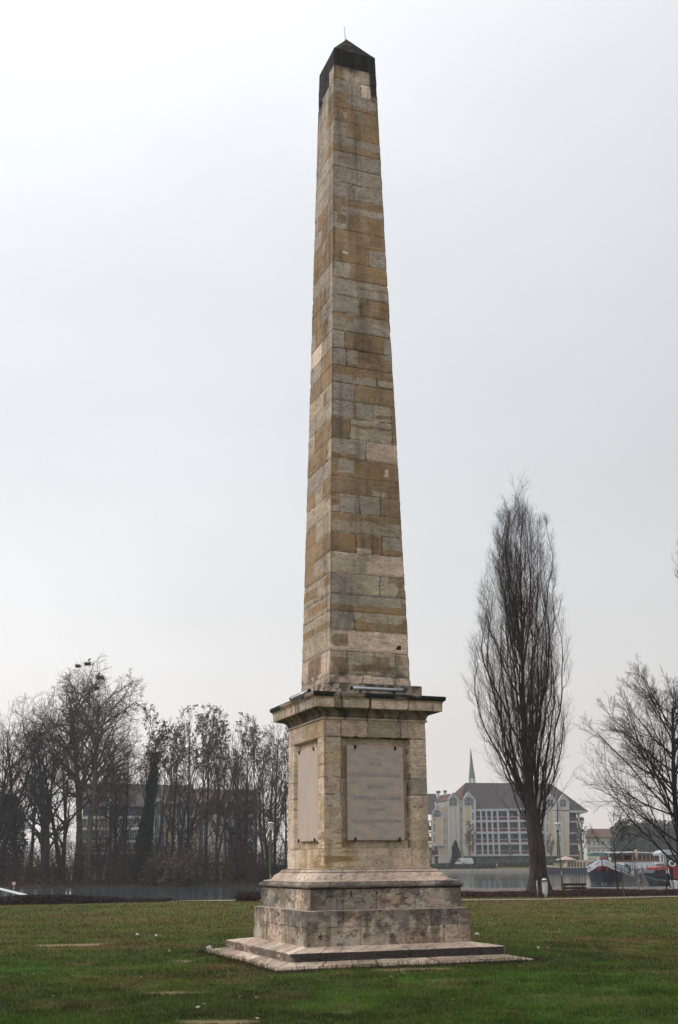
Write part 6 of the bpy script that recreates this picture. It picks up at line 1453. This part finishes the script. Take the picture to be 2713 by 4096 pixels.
def person(px, Y, rz, label, jacket, trous, stride, arm, hat=None, hair=True, shoe=None, coat=.80):
    """x is forward. stride: ankle offsets, arm: wrist swing"""
    q = P(px, 3540, Y); r = empty('person', (q.x, Y, float(gz(q.x, Y))), rz, label, 'person')
    hipz, shz, nz = .92, 1.42, 1.50
    legs, arms, hands, shoes = [], [], [], []
    for sd, st, sw in ((1, stride, -arm), (-1, -stride, arm)):
        hip = (0, .09*sd, hipz); knee = (st*.55+.06, .10*sd, .50); ank = (st, .10*sd, .09+(.10 if st < -.2 else 0))
        legs.append(([hip, ((hip[0]+knee[0])/2, .105*sd, .72), knee, ((knee[0]+ank[0])/2-.02, .10*sd, .30), ank], [.088, .078, .056, .052, .040]))
        shoes.append(([(st-.06, .10*sd, ank[2]-.04), (st+.06, .105*sd, ank[2]-.045), (st+.17, .11*sd, ank[2]-.055)], [.045, .042, .030]))
        sh = (0, .19*sd, shz-.02); el = (sw*.35-.03, .25*sd, 1.13); wr = (sw*.8+.04, .24*sd, .88)
        arms.append(([sh, ((sh[0]+el[0])/2, .235*sd, 1.27), el, ((el[0]+wr[0])/2, .25*sd, 1.0), wr], [.060, .052, .043, .038, .028]))
        pm = (wr[0]+.03, .24*sd, .80); hands.append(([wr, pm], [.026, .034]))
        for f, (dx, ln) in enumerate(((-.030, .070), (-.010, .082), (.011, .078), (.030, .062))):
            k0 = (pm[0]+dx, .235*sd, .785); k1 = (pm[0]+dx+.006, .232*sd, .785-ln*.55); k2 = (pm[0]+dx+.014, .215*sd, .785-ln); hands.append(([pm, k0, k1, k2], [.014, .0105, .009, .0075]))
        hands.append(([(wr[0]+.02, .235*sd, .84), (pm[0]+.045, .225*sd, .80), (pm[0]+.055, .212*sd, .765)], [.014, .012, .009]))
    torso = [([(0, 0, .90), (0, 0, 1.08), (.01, 0, 1.28), (0, 0, 1.42)], [.135, .125, .150, .12]), ([(0, 0, 1.42), (.015, 0, 1.55)], [.062, .055])]
    headb = [((.025, 0, 1.655), (.092, .074, .108)), ((.055, 0, 1.60), (.06, .052, .055)), ((0, .10, 1.36), (.09, .09, .09)), ((0, -.10, 1.36), (.09, .09, .09)), ((.008, .078, 1.64), (.018, .012, .03)), ((.008, -.078, 1.64), (.018, .012, .03)), ((.125, 0, 1.63), (.02, .013, .022)), ((.108, 0, 1.595), (.014, .024, .008))]
    bd = fuse('body', torso+legs+arms+hands, headb, M['skin'], r, .0085)
    mb = MB(); [mb.ball((.112, .030*s_, 1.655), (.008, .012, .008), 8, 6) for s_ in (-1, 1)]
    e1 = MB(); e1.ball((.112, .030, 1.655), (.010, .013, .009), 8, 6); e1.build('eye', M['hair'], r); e1 = MB(); e1.ball((.112, -.030, 1.655), (.010, .013, .009), 8, 6); e1.build('eye', M['hair'], r)
    hem = coat
    jk = [([(0, 0, hem), (0, 0, 1.08), (.01, 0, 1.28), (0, 0, 1.44)], [.185, .165, .178, .10])]+[([p_ for p_ in a_[0]], [x+.022 for x in a_[1]]) for a_ in arms]
    fuse('jacket', jk, [((0, .12, 1.37), (.10, .10, .10)), ((0, -.12, 1.37), (.10, .10, .10)), ((0, .0, hem+.05), (.17, .21, .10))], jacket, r, .016)
    fuse('trousers', [(l[0], [x+.018 for x in l[1]]) for l in legs], [((0, 0, .92), (.14, .165, .12))], trous, r, .016)
    for s_ in shoes: mb = MB(); mb.tube(s_[0], s_[1], 10); mb.ball(s_[0][0], s_[1][0], 8, 6); mb.ball(s_[0][-1], s_[1][-1], 8, 6); mb.build('shoe', shoe or M['rubber'], r, True)
    if hair: fuse('hair', [], [((-.005, 0, 1.685), (.098, .084, .098)), ((-.05, 0, 1.61), (.055, .07, .10))], M['hair'], r, .014)
    if hat:
        mb = MB(); mb.lathe([(0, 1.79), (.07, 1.78), (.105, 1.735), (.108, 1.70), (.10, 1.685), (0, 1.685)], 16, (.0, 0)); mb.prism([(.05, 1.69), (.17, 1.685), (.17, 1.70), (.05, 1.71)], -.06, .06); mb.build('cap', hat, r, True)
    return r
GJ = mat('grey blue jacket', (.075, .085, .10), .9, var=.2, scale=8); KH = mat('khaki trousers', (.22, .18, .13), .9); DK = mat('dark coat cloth', (.018, .018, .024), .9); DT = mat('dark trousers', (.015, .015, .02), .9)
person(2563, 104, PI*.92, 'walking person in a grey blue jacket, khaki trousers and dark cap by the barge', GJ, KH, .16, .10, hat=M['iron'], hair=False, shoe=M['white'])
person(2674, 103, PI, 'walking person with dark hair and long dark coat near the red boat', DK, DT, .24, .22, shoe=M['white'], coat=.66)
